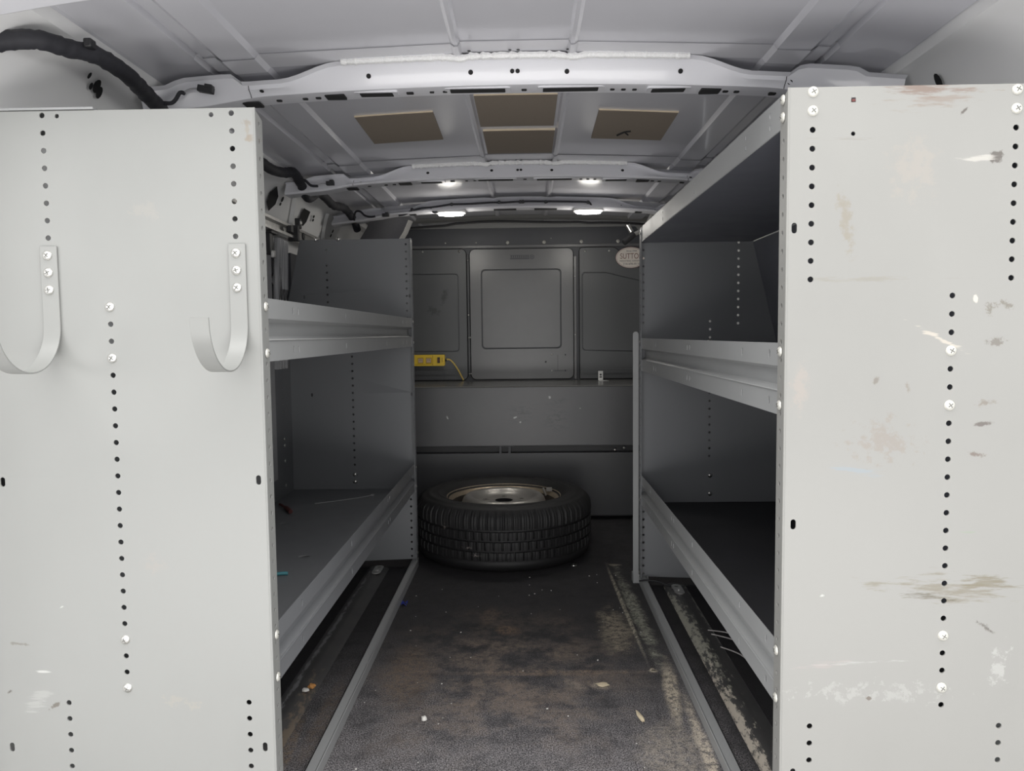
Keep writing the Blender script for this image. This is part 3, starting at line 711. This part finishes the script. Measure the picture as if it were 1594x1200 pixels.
# power strip on the partition
ps = thing('power_strip', (-.56, YB - .013, .752), 'yellow plug strip with a black switch fixed low on the partition', 'power strip')
mb = MB(); mb.plate(rrect(-.79, .752, -.452, .813, .006), [], .032, 'XZ', YB - .031); mb.box(-.79, -.52, YB - .051, YB - .046, .7605, .8045); body = mb.build('housing', 'yellow', ps, bevel=.003)
for x in (-.585, -.535 - .005 + .0, -.64, -.69, -.74):
    mb = MB(); mb.box(x - .016, x + .016, YB - .0525, YB - .047, .766, .798); mb.box(x - .012, x + .012, YB - .0535, YB - .047, .771, .793, 1)
    for k in (-.004, .004): mb.box(x + k - .0008, x + k + .0008, YB - .054, YB - .05, .78, .79, 2)
    mb.build('socket', ['yellow_dark', 'pink', 'cavity'], ps)
mb = MB(); mb.box(-.4925, -.478, YB - .0535, YB - .047, .768, .799); mb.box(-.491, -.4795, YB - .056, YB - .05, .776, .791, 1); mb.build('switch', ['black', 'redbrown'], ps, bevel=.001)
mb = MB(); mb.box(-.469, -.464, YB - .0485, YB - .04, .772, .797); mb.build('label_print', 'yellow_dark', ps)
mb = MB(); mb.box(-.5195, -.5165, YB - .0485, YB - .04, .755, .81); mb.build('joint', 'yellow_dark', ps)
mb = MB(); mb.lathe([(.0001, 0), (.008, 0), (.006, .010), (.0001, .010)], (-.452, YB - .031, .783), 10, 0, 'X'); mb.build('strain_relief', 'black', ps)
mb = MB(); mb.tube([(-.452, YB - .031, .783), (-.435, YB - .03, .787), (-.415, YB - .028, .776), (-.385, YB - .026, .735), (-.362, YB - .025, .69), (-.352, YB - .024, .671)], .0042, 8); mb.build('cord', 'cordy', ps)

# oval sticker on the partition
st = thing('oval_sticker', (.5745, YB - .006, 1.333), 'cream oval sticker with maroon rim and brown lettering high on the partition', 'sticker')
def oval(rx, rz, n=40): return [(.5745 + rx * math.cos(2 * PI * i / n), 1.333 + rz * math.sin(2 * PI * i / n)) for i in range(n)]
mb = MB(); mb.plate(oval(.0835, .0585), [], .0008, 'XZ', YB - .0145); mb.build('rim', 'maroon', st)
mb = MB(); mb.plate(oval(.081, .056), [], .0008, 'XZ', YB - .0150); mb.plate(oval(.0775, .0528), [oval(.0762, .0516)], .0008, 'XZ', YB - .0154, 1); mb.build('face', ['cream', 'maroon'], st)
mb = MB()
for s, z, size, mi, sx in (('SUTTON', 1.3395, .042, 0, .124), ('Since 1944', 1.3685, .013, 1, .056), ('INDUSTRIAL HARDWARE', 1.3145, .0115, 1, .132), ('216-696-8110', 1.2985, .015, 1, .094)):
    me = text_mesh(s, size); xs = [v.co.x for v in me.vertices]; sx = sx / (max(xs) - min(xs))
    mb.mesh(me, Matrix.Translation((.5795, YB - .0156, z)) @ MXZ @ Matrix.Diagonal((sx, 1, 1, 1)), mi)
mb.build('lettering', ['brownprint', 'darkprint'], st)
# raised boss the sticker lies on
mb = MB(); mb.box(.40, .90, YB - .0139, YB, 1.33, 1.39); mb.bm.free()

# corner pieces beside the partition
mb = MB(); rows = []
for i in range(9):
    a = PI * .5 * i / 8
    rows.append([(-.74 + .0 + .155 * math.sin(a) + dx, 3.50 - .05 * math.cos(a) * 2 + .09 * (i / 8), z) for z, dx in ((1.455, .055), (1.40, .03), (1.30, -.035), (1.0, -.14))])
mb.sheet(rows[:7], 0, True); mb.sheet(rows[6:], 1, True)
mb.build('trim_6', ['tape', 'galv'], kind='structure')
o = MB(); ax = Vector((.055, .05, .06)).normalized()
p0 = Vector((.462, 3.60, 1.345)); p1 = Vector((.512, 3.62, 1.385))
o.tube([p0, p0.lerp(p1, .5), p1], .0145, 14, 0, 2); o.tube([p1 + Vector((-.028, .01, .045)), p1 + Vector((-.01, .005, .012))], .011, 12, 1, 1); o.tube([p1, p1 + Vector((.05, .0, .03)), p1 + Vector((.09, 0, .10))], .010, 10, 1, 3)
o = o.build('grab_handle', ['black', 'zinc']); tag(rebase(o, (.49, 3.61, 1.34)), 'short black cylinder on a silver bracket in the upper corner above the oval sticker', 'handle')

# ------------------------------------------------------------------ spare wheel
sw = thing('spare_wheel', (-.105, 3.235, 0), 'spare van wheel with worn black tyre lying flat in front of the bench', 'wheel')
C = (-.105, 3.215, 0); RO = .374
zs = [0.003, .006, .012, .022, .034, .040, .044, .0475, .0505, .076, .079, .0815, .0845, .087, .112, .1145, .1175, .1205, .123, .149, .1515, .1545, .1575, .160, .186, .192]
prof = [(.236, .030), (.250, .018), (.285, .004), (.325, .001), (.345, .003), (.358, .010), (.366, .022), (.370, .036)]
gro = []
def add(r, z, row): prof.append((r, z)); gro.append((len(prof) - 1, row))
bands = [(.046, .076, 1), (.085, .113, 2), (.121, .149, 3), (.157, .190, 4)]
for a, b, k in bands:
    prof.append((RO - .010, a - .0012))
    for t in (0, .25, .5, .75, 1): add(RO - .001 * abs(t - .5) * (2 if k in (2, 3) else 4), a + (b - a) * t, k)
    prof.append((RO - .010, b + .0012))
prof = prof[:-1]
add(.3715, .196, 5); add(.366, .206, 5); add(.359, .214, 5); prof += [(.350, .2215), (.346, .2245), (.340, .2265), (.325, .2305), (.3235, .2320), (.312, .2340), (.3105, .2330), (.295, .2335), (.282, .2315), (.2805, .2325), (.268, .2275), (.255, .220), (.246, .213), (.236, .205)]
ZK = 1.09; prof = [(r_, z_ * ZK) for r_, z_ in prof]; gd = dict(gro); NT = 840
def rf(i, a, r):
    k = gd.get(i)
    if not k: return r
    n = 70; ph = (a / (2 * PI) * n + {1: .0, 2: .42, 3: .75, 4: .25, 5: .25}[k]) % 1
    if k in (4, 5):
        ph2 = (a / (2 * PI) * n) % 1
        return r - (.006 if ph < .16 else (.0018 if int(ph2 * 6) % 2 else 0))
    return r - (.008 if ph < .16 else (.0014 if .5 < ph < .6 else 0))
mb = MB(); mb.lathe(prof, C, NT, 0, 'Z', rf); mb.build('tyre', 'rubber', sw, angle=50)
mb = MB(); mb.lathe([(r_, z_ * ZK) for r_, z_ in [(.232, .040), (.232, .19), (.2385, .204), (.2435, .2125), (.2475, .2125), (.2480, .209)]], C, 72, 0); mb.lathe([(r_, z_ * ZK) for r_, z_ in [(.2385, .204), (.230, .197), (.224, .188)]], C, 72, 0); mb.lathe([(r_, z_ * ZK) for r_, z_ in [(.224, .188), (.216, .170), (.213, .150), (.212, .11), (.213, .05)]], C, 72, 1)
rim = mb.build('rim', ['rimlip', 'rimshade'], sw, label='tarnished outer rim of the wheel')
mb = MB(); mb.lathe([(r_, z_ * ZK + .021) for r_, z_ in [(.212, .105), (.204, .112), (.196, .122), (.184, .158), (.174, .184), (.163, .1935), (.152, .196), (.144, .1945), (.136, .190), (.128, .181), (.116, .172), (.102, .169), (.060, .169), (.050, .172), (.038, .172)]], C, 72, 0)
for i in range(10):          # vent holes in the wheel dish
    a = 2 * PI * i / 10 + .25; e = Vector((math.cos(a), math.sin(a), 0)); tdir = Vector((-e.y, e.x, 0)); d = (e * -.010 + Vector((0, 0, .032))).normalized(); nr = (e * .032 + Vector((0, 0, .010))).normalized()
    p = Vector(C) + e * .1850 + Vector((0, 0, .147 * ZK + .022)) + nr * .0012
    mb._new([p + tdir * .020 * math.cos(q) + d * .012 * math.sin(q) for q in [2 * PI * j / 14 for j in range(14)]], [tuple(range(14))], 1)
for i in range(5):
    a = 2 * PI * i / 5 + .35; x, y = C[0] + .082 * math.cos(a), C[1] + .082 * math.sin(a)
    mb._new([(x + .0095 * math.cos(q), y + .0095 * math.sin(q),      .1700 * ZK + .021) for q in [2 * PI * j / 12 for j in range(12)]], [tuple(range(12))], 1)
    mb.sheet([[(x + r * math.cos(q), y + r * math.sin(q), z) for q in [2 * PI * j / 12 for j in range(12)]] for r, z in ((.0145,   .1695 * ZK + .021), (.013,  .172 * ZK + .021), (.0098,  .172 * ZK + .021))], 0, True, True)
mb._new([(C[0] + .036 * math.cos(q), C[1] + .036 * math.sin(q), .12) for q in [2 * PI * j / 24 for j in range(24)]], [tuple(range(24))], 1)
mb.lathe([(.038, .172 * ZK + .021), (.036, .165 * ZK + .021), (.036, .12)], C, 24, 1)  # bore wall coloured dark for the shade inside the hub
mb.build('wheel_disc', ['rimpaint', 'cavity'], rim, label='silver painted centre disc', angle=40)
mb = MB(); mb.tube([(C[0] + .185, C[1] + .125, .20), (C[0] + .172, C[1] + .128, .234)], .0055, 8, 0, 1); mb.box(C[0] + .186, C[0] + .212, C[1] + .108, C[1] + .128, .221, .237); mb.build('valve', 'rimpaint', rim, bevel=.001)

# ------------------------------------------------------------------ floor covering
mb = MB()
mb.box(-.945, .925, Y0 + .01, 2.995, -.004, 0)
ridge = [(.3085, 2.99), (.316, 2.7), (.322, 2.4), (.328, 2.2), (.334, 2.008)]
rows = [[(x - .006, y, 0), (x - .002, y, .0045), (x + .003, y, .0045), (x + .012, y, 0)] for x, y in ridge]; mb.sheet(rows, 0, True)
mb.sheet([[(x, 2.004 + .003 * math.sin(x * 14), .0), (x, 2.008 + .003 * math.sin(x * 14), .0010), (x, 2.014 + .003 * math.sin(x * 14), 0)] for x in [-.34 + .045 * i for i in range(16)]], 0, True)
o = mb.build('floor_mat', 'mat'); tag(o, 'dusty black rubber mat covering the van floor down the aisle', 'mat')
def floor_rib(n, xa, xb, ya, yb, mat):
    mb = MB(); w = .034; rows = []
    for i in range(25):
        t = i / 24; y = ya + (yb - ya) * t; x = xa + (xb - xa) * t; j = .002 * noise.noise(Vector((y * 9, x, 2)))
        rows.append([(x - w - .006, y, 0), (x - w + j, y, .006), (x - w * .6, y, .0135), (x - w * .1, y, .015), (x + w * .35, y, .013), (x + w * .5, y, .009), (x + w + j, y, .006), (x + w + .008, y, 0)])
    mb.sheet(rows, 0, True); mb._new(rows[0], [tuple(range(8))]); mb._new(rows[-1], [tuple(range(8))])
    return mb.build('trim_%d' % n, mat, kind='structure')
floor_rib(7, -.598, -.595, 1.30, 2.925, 'rib_left'); floor_rib(8, .520, .527, 1.26, 2.70, 'rib_right')
# tie-down plates at the far ends of the ribs
for nme, x, y, lab in (('tie_down_plate', -.585, 2.86, 'small worn metal tie-down plate on the floor rib under the hook-side shelving'), ('tie_down_plate', .525, 2.62, 'small metal tie-down plate on the sandy floor rib')):
    mb = MB(); mb.plate(slot(0, 0, .034, .10), [circ(0, .028, .009, 10)], .003, 'XY', 0); mb.lathe([(.0001, .007), (.007, .006), (.010, .001)], (0, -.015, 0), 12, 0)
    o = mb.build(nme, 'galv'); o.location = (x, y, .0172); tag(o, lab, 'plate')

# ------------------------------------------------------------------ roof fittings
for pts, lab in (((-.469, -.2515, 2.105, 2.400, -.05), 'brown felt pad stuck to the roof on the hook side of the middle strip'),
                 ((.2055, .424, 2.115, 2.415, .05), 'brown felt pad on the roof with a dark mark near its far edge'),
                 ((-.130, .086, 1.985, 2.280, 0), 'brown felt pad in the middle roof strip just behind the nearest crossbeam'),
                 ((-.126, .092, 2.325, 2.615, 0), 'brown felt pad in the middle roof strip touching the second crossbeam')):
    x0, x1, y0, y1, tw = pts; xm, ym = (x0 + x1) / 2, (y0 + y1) / 2
    mb = MB(); rows = []
    for i in range(9):
        u = x0 + (x1 - x0) * i / 8
        rows.append([(u + tw * (y - ym) * .25, y + tw * (u - xm), zr(u) + (.004 if 'middle roof strip' in lab else 0) - .0045) for y in (y0, y0 + .002, y1 - .002, y1)])
    mb.sheet(rows, 0, True)
    mb.sheet([[(x, y, z + .004) for x, y, z in r] for r in rows], 0, True)
    ed = [r[-1] for r in rows]; mb.sheet([ed, [(x, y, z + .004) for x, y, z in ed]], 1)
    ed = [r[0] for r in rows]; mb.sheet([ed, [(x, y - .001, z + .006) for x, y, z in ed], [(x, y - .001, z - .0012) for x, y, z in ed], ed], 1)
    for c in (0, -1): mb.sheet([rows[c], [(x, y, z + .004) for x, y, z in rows[c]]], 0)
    if 'dark mark' in lab:
        z = zr(.31) - .0060
        mb.tube([(.283, 2.36, z), (.30, 2.325, z - .0), (.318, 2.315, z)], .003, 6, 2, 3); mb.tube([(.30, 2.325, z), (.316, 2.36, z)], .002, 6, 2, 2)
    o = mb.build('felt_pad', ['felt', 'felt_edge', 'cavity']); tag(rebase(o, (xm, ym, zr(xm))), lab, 'felt pad', 'felt pads on the roof')
for x, lab in ((-.330, 'lit white dome light on the far crossbeam, on the hook side'), (.279, 'lit white dome light on the far crossbeam, nearer the oval sticker')):
    r3 = at3(x); z = r3[5].z
    t = thing('dome_light', (x, 3.395, z - .012), lab, 'light', 'dome lights on the far crossbeam')
    mb = MB(); mb.prism(rrect(x - .066, 3.358, x + .066, 3.432, .02), 'Z', z - .008, z + .002); mb.build('bezel', 'bezel', t, bevel=.003)
    mb = MB(); mb.prism([(x + .056 * math.cos(a_), 3.395 + .030 * math.sin(a_)) for a_ in [2 * PI * q / 28 for q in range(28)]], 'Z', z - .017, z - .007); mb.build('lens', 'lens', t, bevel=.004, label='glowing white lens')

# main wiring harness along the roof rail
wh = thing('wiring_harness', (-.80, 2.2, 1.44), 'thick black taped wiring harness running along the roof rail above the sliding door', 'wiring')
mb = MB()
pts = [(-.935, 1.31, 1.425), (-.885, 1.325, 1.437), (-.842, 1.335, 1.440), (-.818, 1.385, 1.443), (-.800, 1.435, 1.450), (-.790, 1.52, 1.445), (-.803, 1.62, 1.440), (-.812, 1.69, 1.436), (-.830, 1.80, 1.440), (-.845, 2.0, 1.452), (-.835, 2.18, 1.462), (-.822, 2.32, 1.464),
       (-.812, 2.45, 1.457), (-.806, 2.56, 1.470), (-.795, 2.63, 1.483), (-.795, 2.72, 1.455), (-.800, 2.79, 1.432), (-.805, 2.86, 1.440), (-.800, 2.95, 1.475), (-.795, 3.05, 1.470), (-.795, 3.16, 1.462), (-.780, 3.28, 1.470), (-.765, 3.38, 1.440), (-.76, 3.44, 1.40)]
mb.tube(pts, .0165, 12, 0, 8, .22); hn = mb.build('taped_loom', 'tape', wh)
for p, y in (((-.789, 1.40, 1.462), 0), ((-.786, 1.505, 1.456), 0), ((-.797, 2.60, 1.488), 0)):
    mb = MB(); mb.box(p[0] - .009, p[0] + .006, p[1] - .010, p[1] + .010, p[2] - .014, p[2] + .003, 0); mb.build('clip', 'black', wh, bevel=.003)
def plug(a, b, c, br):
    mb = MB(); mb.tube(br, .0045, 8, 0, 5); mb.build('branch_lead', 'tape', wh)
    d = Vector(c) - Vector(b)
    mb = MB(); mb.tube([a, Vector(a).lerp(Vector(b), .5) + Vector((0, 0, .003)), b], .002, 6, 0, 3); mb.build('wire', 'nylon', wh)
    mb = MB(); L = d.length; an = math.atan2(d.z, d.x); mm = Matrix.Translation(Vector(b)) @ Matrix.Rotation(-an, 4, 'Y')
    mb.box(0, L, -.008, .008, -.007, .007, 0, mm); mb.box(L * .45, L * .95, -.009, .009, .003, .011, 0, mm); mb.build('plug', 'black', wh, bevel=.0015)
plug((-.752, 1.69, 1.460), (-.715, 1.685, 1.467), (-.682, 1.683, 1.461), [(-.795, 1.69, 1.438), (-.778, 1.69, 1.438), (-.768, 1.69, 1.446), (-.758, 1.69, 1.460), (-.748, 1.69, 1.458)])
plug((-.735, 2.69, 1.452), (-.700, 2.69, 1.458), (-.672, 2.69, 1.459), [(-.80, 2.70, 1.476), (-.775, 2.69, 1.470), (-.755, 2.69, 1.452), (-.730, 2.69, 1.450)])
plug((-.655, 3.33, 1.442), (-.625, 3.33, 1.446), (-.595, 3.33, 1.447), [(-.755, 3.36, 1.43), (-.745, 3.34, 1.462), (-.722, 3.33, 1.464), (-.70, 3.33, 1.445), (-.675, 3.33, 1.440), (-.655, 3.33, 1.442)])
# lamp cable on the far crossbeam
lc = thing('lamp_cable', (0, 3.36, 1.47), 'thin black cable clipped along the far crossbeam between the two dome lights', 'cable')
def b3(x, dz=0, dy=-.006): r3 = at3(x); p = r3[2].lerp(r3[3], .55); return (x, p.y + dy, p.z + dz)
mb = MB(); mb.tube([b3(-.56, -.012), b3(-.53, -.010), b3(-.50, 0), b3(-.46, .002), b3(-.42, -.002), b3(-.395, -.001), b3(-.35, .003), b3(-.325, .005), b3(-.25, .003), b3(-.15, .006), b3(-.10, .003), b3(-.02, .006), b3(.05, .006), b3(.12, .007), b3(.2, .006), b3(.275, .005), b3(.29, -.008), b3(.31, -.02)], .0042, 8, 0, 5); mb.build('lead', 'tape', lc)
mb = MB(); mb.tube([b3(-.418, -.002), b3(-.412, -.012), b3(-.402, -.026, -.012), b3(-.375, -.024, -.01)], .0048, 8, 0, 4); mb.build('drop_lead', 'tape', lc)
for x in (-.50, -.325, -.115, -.022, -.010, .09, .276):
    mb = MB(); p = b3(x, .005, -.006); mb.lathe([(.0001, -.005), (.006, -.004), (.008, 0), (.006, .006)], p, 10, 0, 'Y'); mb.build('clip', 'black', lc)

# sliding door hardware behind the open upper bay
dt = thing('door_track', (-.91, 2.95, 1.33), 'galvanised sliding door track with roller bracket on the side wall', 'door track')
def wv(y, z, dx=0): return (XW - wall_x(z) + dx, y, z)
mb = MB(); pr = [(.012, .022), (.040, .022), (.040, .012), (.020, .010), (.020, -.012), (.040, -.014), (.040, -.024), (.012, -.024)]
mb.sheet([[(-.935 + a, y, 1.325 + b) for a, b in pr] for y in (1.9, 3.30)], 0); mb.build('channel', 'galv', dt)
mb = MB(); mb.box(-.912, -.885, 2.96, 3.22, 1.298, 1.330); mb.box(-.918, -.878, 2.93, 2.955, 1.29, 1.35, 1); mb.lathe([(.0001, 0), (.015, 0), (.015, .008), (.0001, .008)], (-.888, 3.02, 1.318), 12, 1, 'X'); mb.box(-.90, -.882, 2.86, 2.89, 1.315, 1.34, 1); mb.build('roller_bracket', ['zinc', 'black'], dt, bevel=.002)
mb = MB(); mb.box(-.905, -.885, 2.98, 3.01, 1.345, 1.385); mb.box(-.90, -.88, 2.985, 3.0, 1.36, 1.375, 1)
o = mb.build('door_catch', ['black', 'galv'], bevel=.003); tag(rebase(o, (-.895, 3.0, 1.345)), 'small dark catch on the side wall above the sliding door track', 'catch')
# door pillar and rubber seal seen past the far shelf end
mb = MB(); mb.box(-.945, -.915, 2.40, 2.72, .4, 1.29, 0); mb.tube([(-.925, 2.755, 1.30), (-.928, 2.75, 1.15), (-.93, 2.74, .95), (-.93, 2.73, .60)], .010, 8, 1, 4)
for k in range(4): mb.tube([(-.915 - .002 * k, 2.80 + .035 * k, 1.285), (-.925, 2.795 + .035 * k, 1.1), (-.93, 2.78 + .035 * k, .80)], .012, 8, 2, 3)
mb.box(-.945, -.925, 2.98, 4.15, .05, 1.25, 3); mb.build('door_1', ['doorgrey', 'black', 'doorgrey', 'bulk_dark'], kind='structure')
mb = MB(); mb.box(-.914, -.897, 2.66, 2.69, 1.21, 1.29); mb.box(-.897, -.885, 2.665, 2.685, 1.20, 1.225, 1); mb.box(-.91, -.89, 2.66, 2.73, 1.285, 1.295)
o = mb.build('door_latch', ['black', 'galv'], bevel=.002); tag(rebase(o, (-.90, 2.675, 1.2)), 'dark latch on the sliding door edge below the galvanised track', 'latch')

# ------------------------------------------------------------------ small loose things
def lump(name, c, r, mat, label, cat, seed=1, sq=(1, 1, .7), group=None):
    bm = bmesh.new(); bmesh.ops.create_icosphere(bm, subdivisions=2, radius=1)
    for v in bm.verts:
        f = 1 + .45 * noise.noise(v.co * 1.6 + Vector((seed, 0, 0))); v.co = Vector((v.co.x * r * f * sq[0], v.co.y * r * f * sq[1], v.co.z * r * f * sq[2]))
    zmin = min(v.co.z for v in bm.verts)
    for v in bm.verts: v.co.z -= zmin
    mb = MB(); mb.bm.free(); mb.bm = bm; o = mb.build(name, mat); o.location = c; return tag(o, label, cat, group)
lump('paint_chip', (-.2549, 1.747, .0), .0075, 'white', 'small white chip lying alone on the mat near the open end', 'chip', 3)
lump('rusty_nugget', (-.5640, 1.885, .0125), .008, 'rust', 'orange rusty nugget on the floor rib under the hook-side shelving', 'debris', 5, (1.1, 1, .8))
lump('pale_crumb', (-.5755, 1.868, .0125), .008, 'white', 'pale crumb beside the orange rusty nugget on the floor rib', 'debris', 9, (1.2, .8, .6))
lump('wood_splinter', (.2630, 1.755, 0), .009, 'straw', 'pale wood splinter on the mat beside the stained shelving', 'splinter', 2, (.6, 3.0, .5)).rotation_euler.z = .22
lump('plaster_flake', (.190, 1.925, 0), .012, 'straw', 'flat sandy flake on the mat just before the cross crease', 'debris', 8, (1.3, 1., .22))
mb = MB(); mb.lathe([(.006, .001), (.006, .0035), (.013, .0035), (.014, .001)], (0, 0, 0), 20)
o = mb.build('washer', 'zinc'); o.location = (.1784, 2.9568, .0); tag(o, 'flat steel washer on the floor beside the spare tyre', 'washer')
mb = MB(); mb.sheet([[(-.010 + .004 * i + .002 * math.sin(i * 2), -.02 + .014 * j, .001 + .006 * math.sin(i * .9 + j)) for j in range(4)] for i in range(6)], 0, True)
o = mb.build('tape_scrap', 'blue'); o.location = (-.4275, 2.53, .003); tag(o, 'crumpled blue tape scrap against the base rail', 'tape')
ZS = .3140
mb = MB(); mb.tube([(-.7742, 2.690, ZS + .002), (-.70, 2.735, ZS + .0022), (-.64, 2.78, ZS + .0025), (-.5915, 2.827, ZS + .003)], .0017, 6, 0, 3); mb.box(-.597, -.586, 2.822, 2.832, ZS, ZS + .007)
o = mb.build('cable_tie', 'nylon'); tag(rebase(o, (-.68, 2.76, ZS)), 'thin pale cable tie lying on the lower shelf of the hook-side unit', 'cable tie')
mb = MB(); mb.tube([(-.89, 2.655, ZS + .0085), (-.85, 2.60, ZS + .0085), (-.815, 2.54, ZS + .0085)], lambda t: .0045 + .003 * (t > .4), 8, 0, 4)
o = mb.build('marker_pen', 'redbrown'); tag(rebase(o, (-.85, 2.60, ZS)), 'dark red pen lying at the back of the lower shelf', 'pen')
for c, s, lab, mat in (((-.795, 2.405, ZS), (.014, .006), 'pale paper scrap on the lower shelf near the dark red pen', 'nylon'), ((-.62, 2.04, ZS), (.016, .005), 'grey sliver on the lower shelf near the lip', 'nylon')):
    mb = MB(); mb.sheet([[(s[0] * (u - .5) * 2, s[1] * (v - .5) * 2, .001 + .002 * math.sin(3 * u + v)) for v in (0, .5, 1)] for u in (0, .33, .66, 1)], 0, True)
    o = mb.build('paper_scrap', mat); o.location = c; o.rotation_euler.z = .5; tag(o, lab, 'scrap')
mb = MB(); mb.tube([(-.013, -.004, .005), (.0, .0, .005), (.013, .003, .004)], .0045, 8, 0, 3)
o = mb.build('wire_connector', 'teal'); o.location = (-.628, 1.877, ZS); tag(o, 'small teal plastic piece at the open end of the lower shelf', 'connector')
mb = MB(); mb.tube([(.395, 2.66, .034), (.420, 2.668, .034), (.462, 2.665, .030), (.52, 2.655, .012), (.56, 2.65, .020), (.62, 2.66, .015)], .003, 8, 0, 6)
o = mb.build('black_lead', 'black'); tag(rebase(o, (.45, 2.665, .0)), 'thin black lead looping over the floor under the stained shelving', 'wire')
for k, (a, b) in enumerate((((.545, 2.262, .0125), (.64, 2.22, .002)), ((.548, 2.232, .0125), (.655, 2.13, .002)), ((.552, 2.138, .0125), (.62, 2.03, .002)))):
    mb = MB(); a, b = Vector(a), Vector(b); mb.tube([a, a.lerp(b, .4) + Vector((.01, 0, .004)), a.lerp(b, .7) + Vector((.01, 0, .001)), b + Vector((0, 0, .002))], .0018, 6, 0, 4)
    o = mb.build('pale_wire', 'wirew'); tag(rebase(o, tuple(a.lerp(b, .5)[:2]) + (0,)), ('pale wire strand furthest in on the dark floor beside the sandy rib', 'middle pale wire strand on the dark floor beside the sandy rib', 'pale wire strand nearest the open end beside the sandy rib')[k], 'wire', 'pale wire strands beside the sandy rib')
# crumbs nobody would count
mb = MB()
for i in range(60):
    x, y = random.uniform(-.42, .38), 1.35 + 1.5 * random.random() ** 1.3
    if math.hypot(x - C[0], y - C[1]) < .40: continue
    r = random.uniform(.0006, .0017); a = random.random() * PI
    mb.box(-r * 1.4, r * 1.4, -r, r, 0, r, 0, Matrix.Translation((x, y, .0003)) @ Matrix.Rotation(a, 4, 'Z'))
o = mb.build('crumbs', 'white', kind='stuff'); tag(o, 'scattered pale crumbs on the dusty black mat', 'crumbs')

# ------------------------------------------------------------------ camera and light
cam = bpy.data.cameras.new('camera'); co = bpy.data.objects.new('camera', cam); COL.objects.link(co)
r, u, f = Vector((.99975104, .01922515, -.01132505)), Vector((.01000142, .06760108, .9976623)), Vector((-.0199458, .99752719, -.06739197))
mw = Matrix((r, u, -f)).transposed().to_4x4(); mw.translation = (0, 0, .92); co.matrix_world = mw
cam.sensor_width = 36; cam.lens = 1175.65 / 1594 * 36; cam.clip_start = .02
SC.camera = co

w = bpy.data.worlds.new('world'); SC.world = w; w.use_nodes = True
bg = w.node_tree.nodes['Background']; bg.inputs[0].default_value = (.96, .98, 1., 1); bg.inputs[1].default_value = .85
def area(name, loc, target, size, power, col=(1, 1, 1), sy=None):
    l = bpy.data.lights.new(name, 'AREA'); l.energy = power; l.color = col; l.shape = 'RECTANGLE'; l.size = size; l.size_y = sy or size
    o = bpy.data.objects.new(name, l); COL.objects.link(o); o.location = loc
    o.rotation_euler = (Vector(target) - Vector(loc)).to_track_quat('-Z', 'Y').to_euler(); return o
area('shop_light', (0, -3.0, 1.5), (0, 2.0, 1.0), 4.0, 34, (1, .985, .96), 1.7)
for sx in (-1, 1): area('side_fill', (2.7 * sx, -.7, 1.0), (-.85 * sx, 1.5, 1.38), 1.2, 13, (1, .99, .97), .5)  # added fills out of view, brighten the upper wall corners and shelf lips
area('overhead_light', (0, .30, 2.6), (0, 1.15, 0), 4.4, 80, (1, .985, .96), .9)
area('bounce_fill', (0, -.6, .0), (0, 2.0, 1.3), 3.4, 36, (1, .98, .96), .5)  # unseen added fill, stands in for ground bounce onto the roof
for x in (-.330, .279):
    l = bpy.data.lights.new('dome_lamp', 'POINT'); l.energy = 1.15; l.shadow_soft_size = .04; l.color = (1, .96, .88)
    o = bpy.data.objects.new('dome_lamp', l); COL.objects.link(o); o.location = (x, 3.395, 1.40)
SC.view_settings.view_transform = 'Standard'; SC.view_settings.look = 'None'; SC.view_settings.exposure = 0.12; SC.view_settings.gamma = 1.08
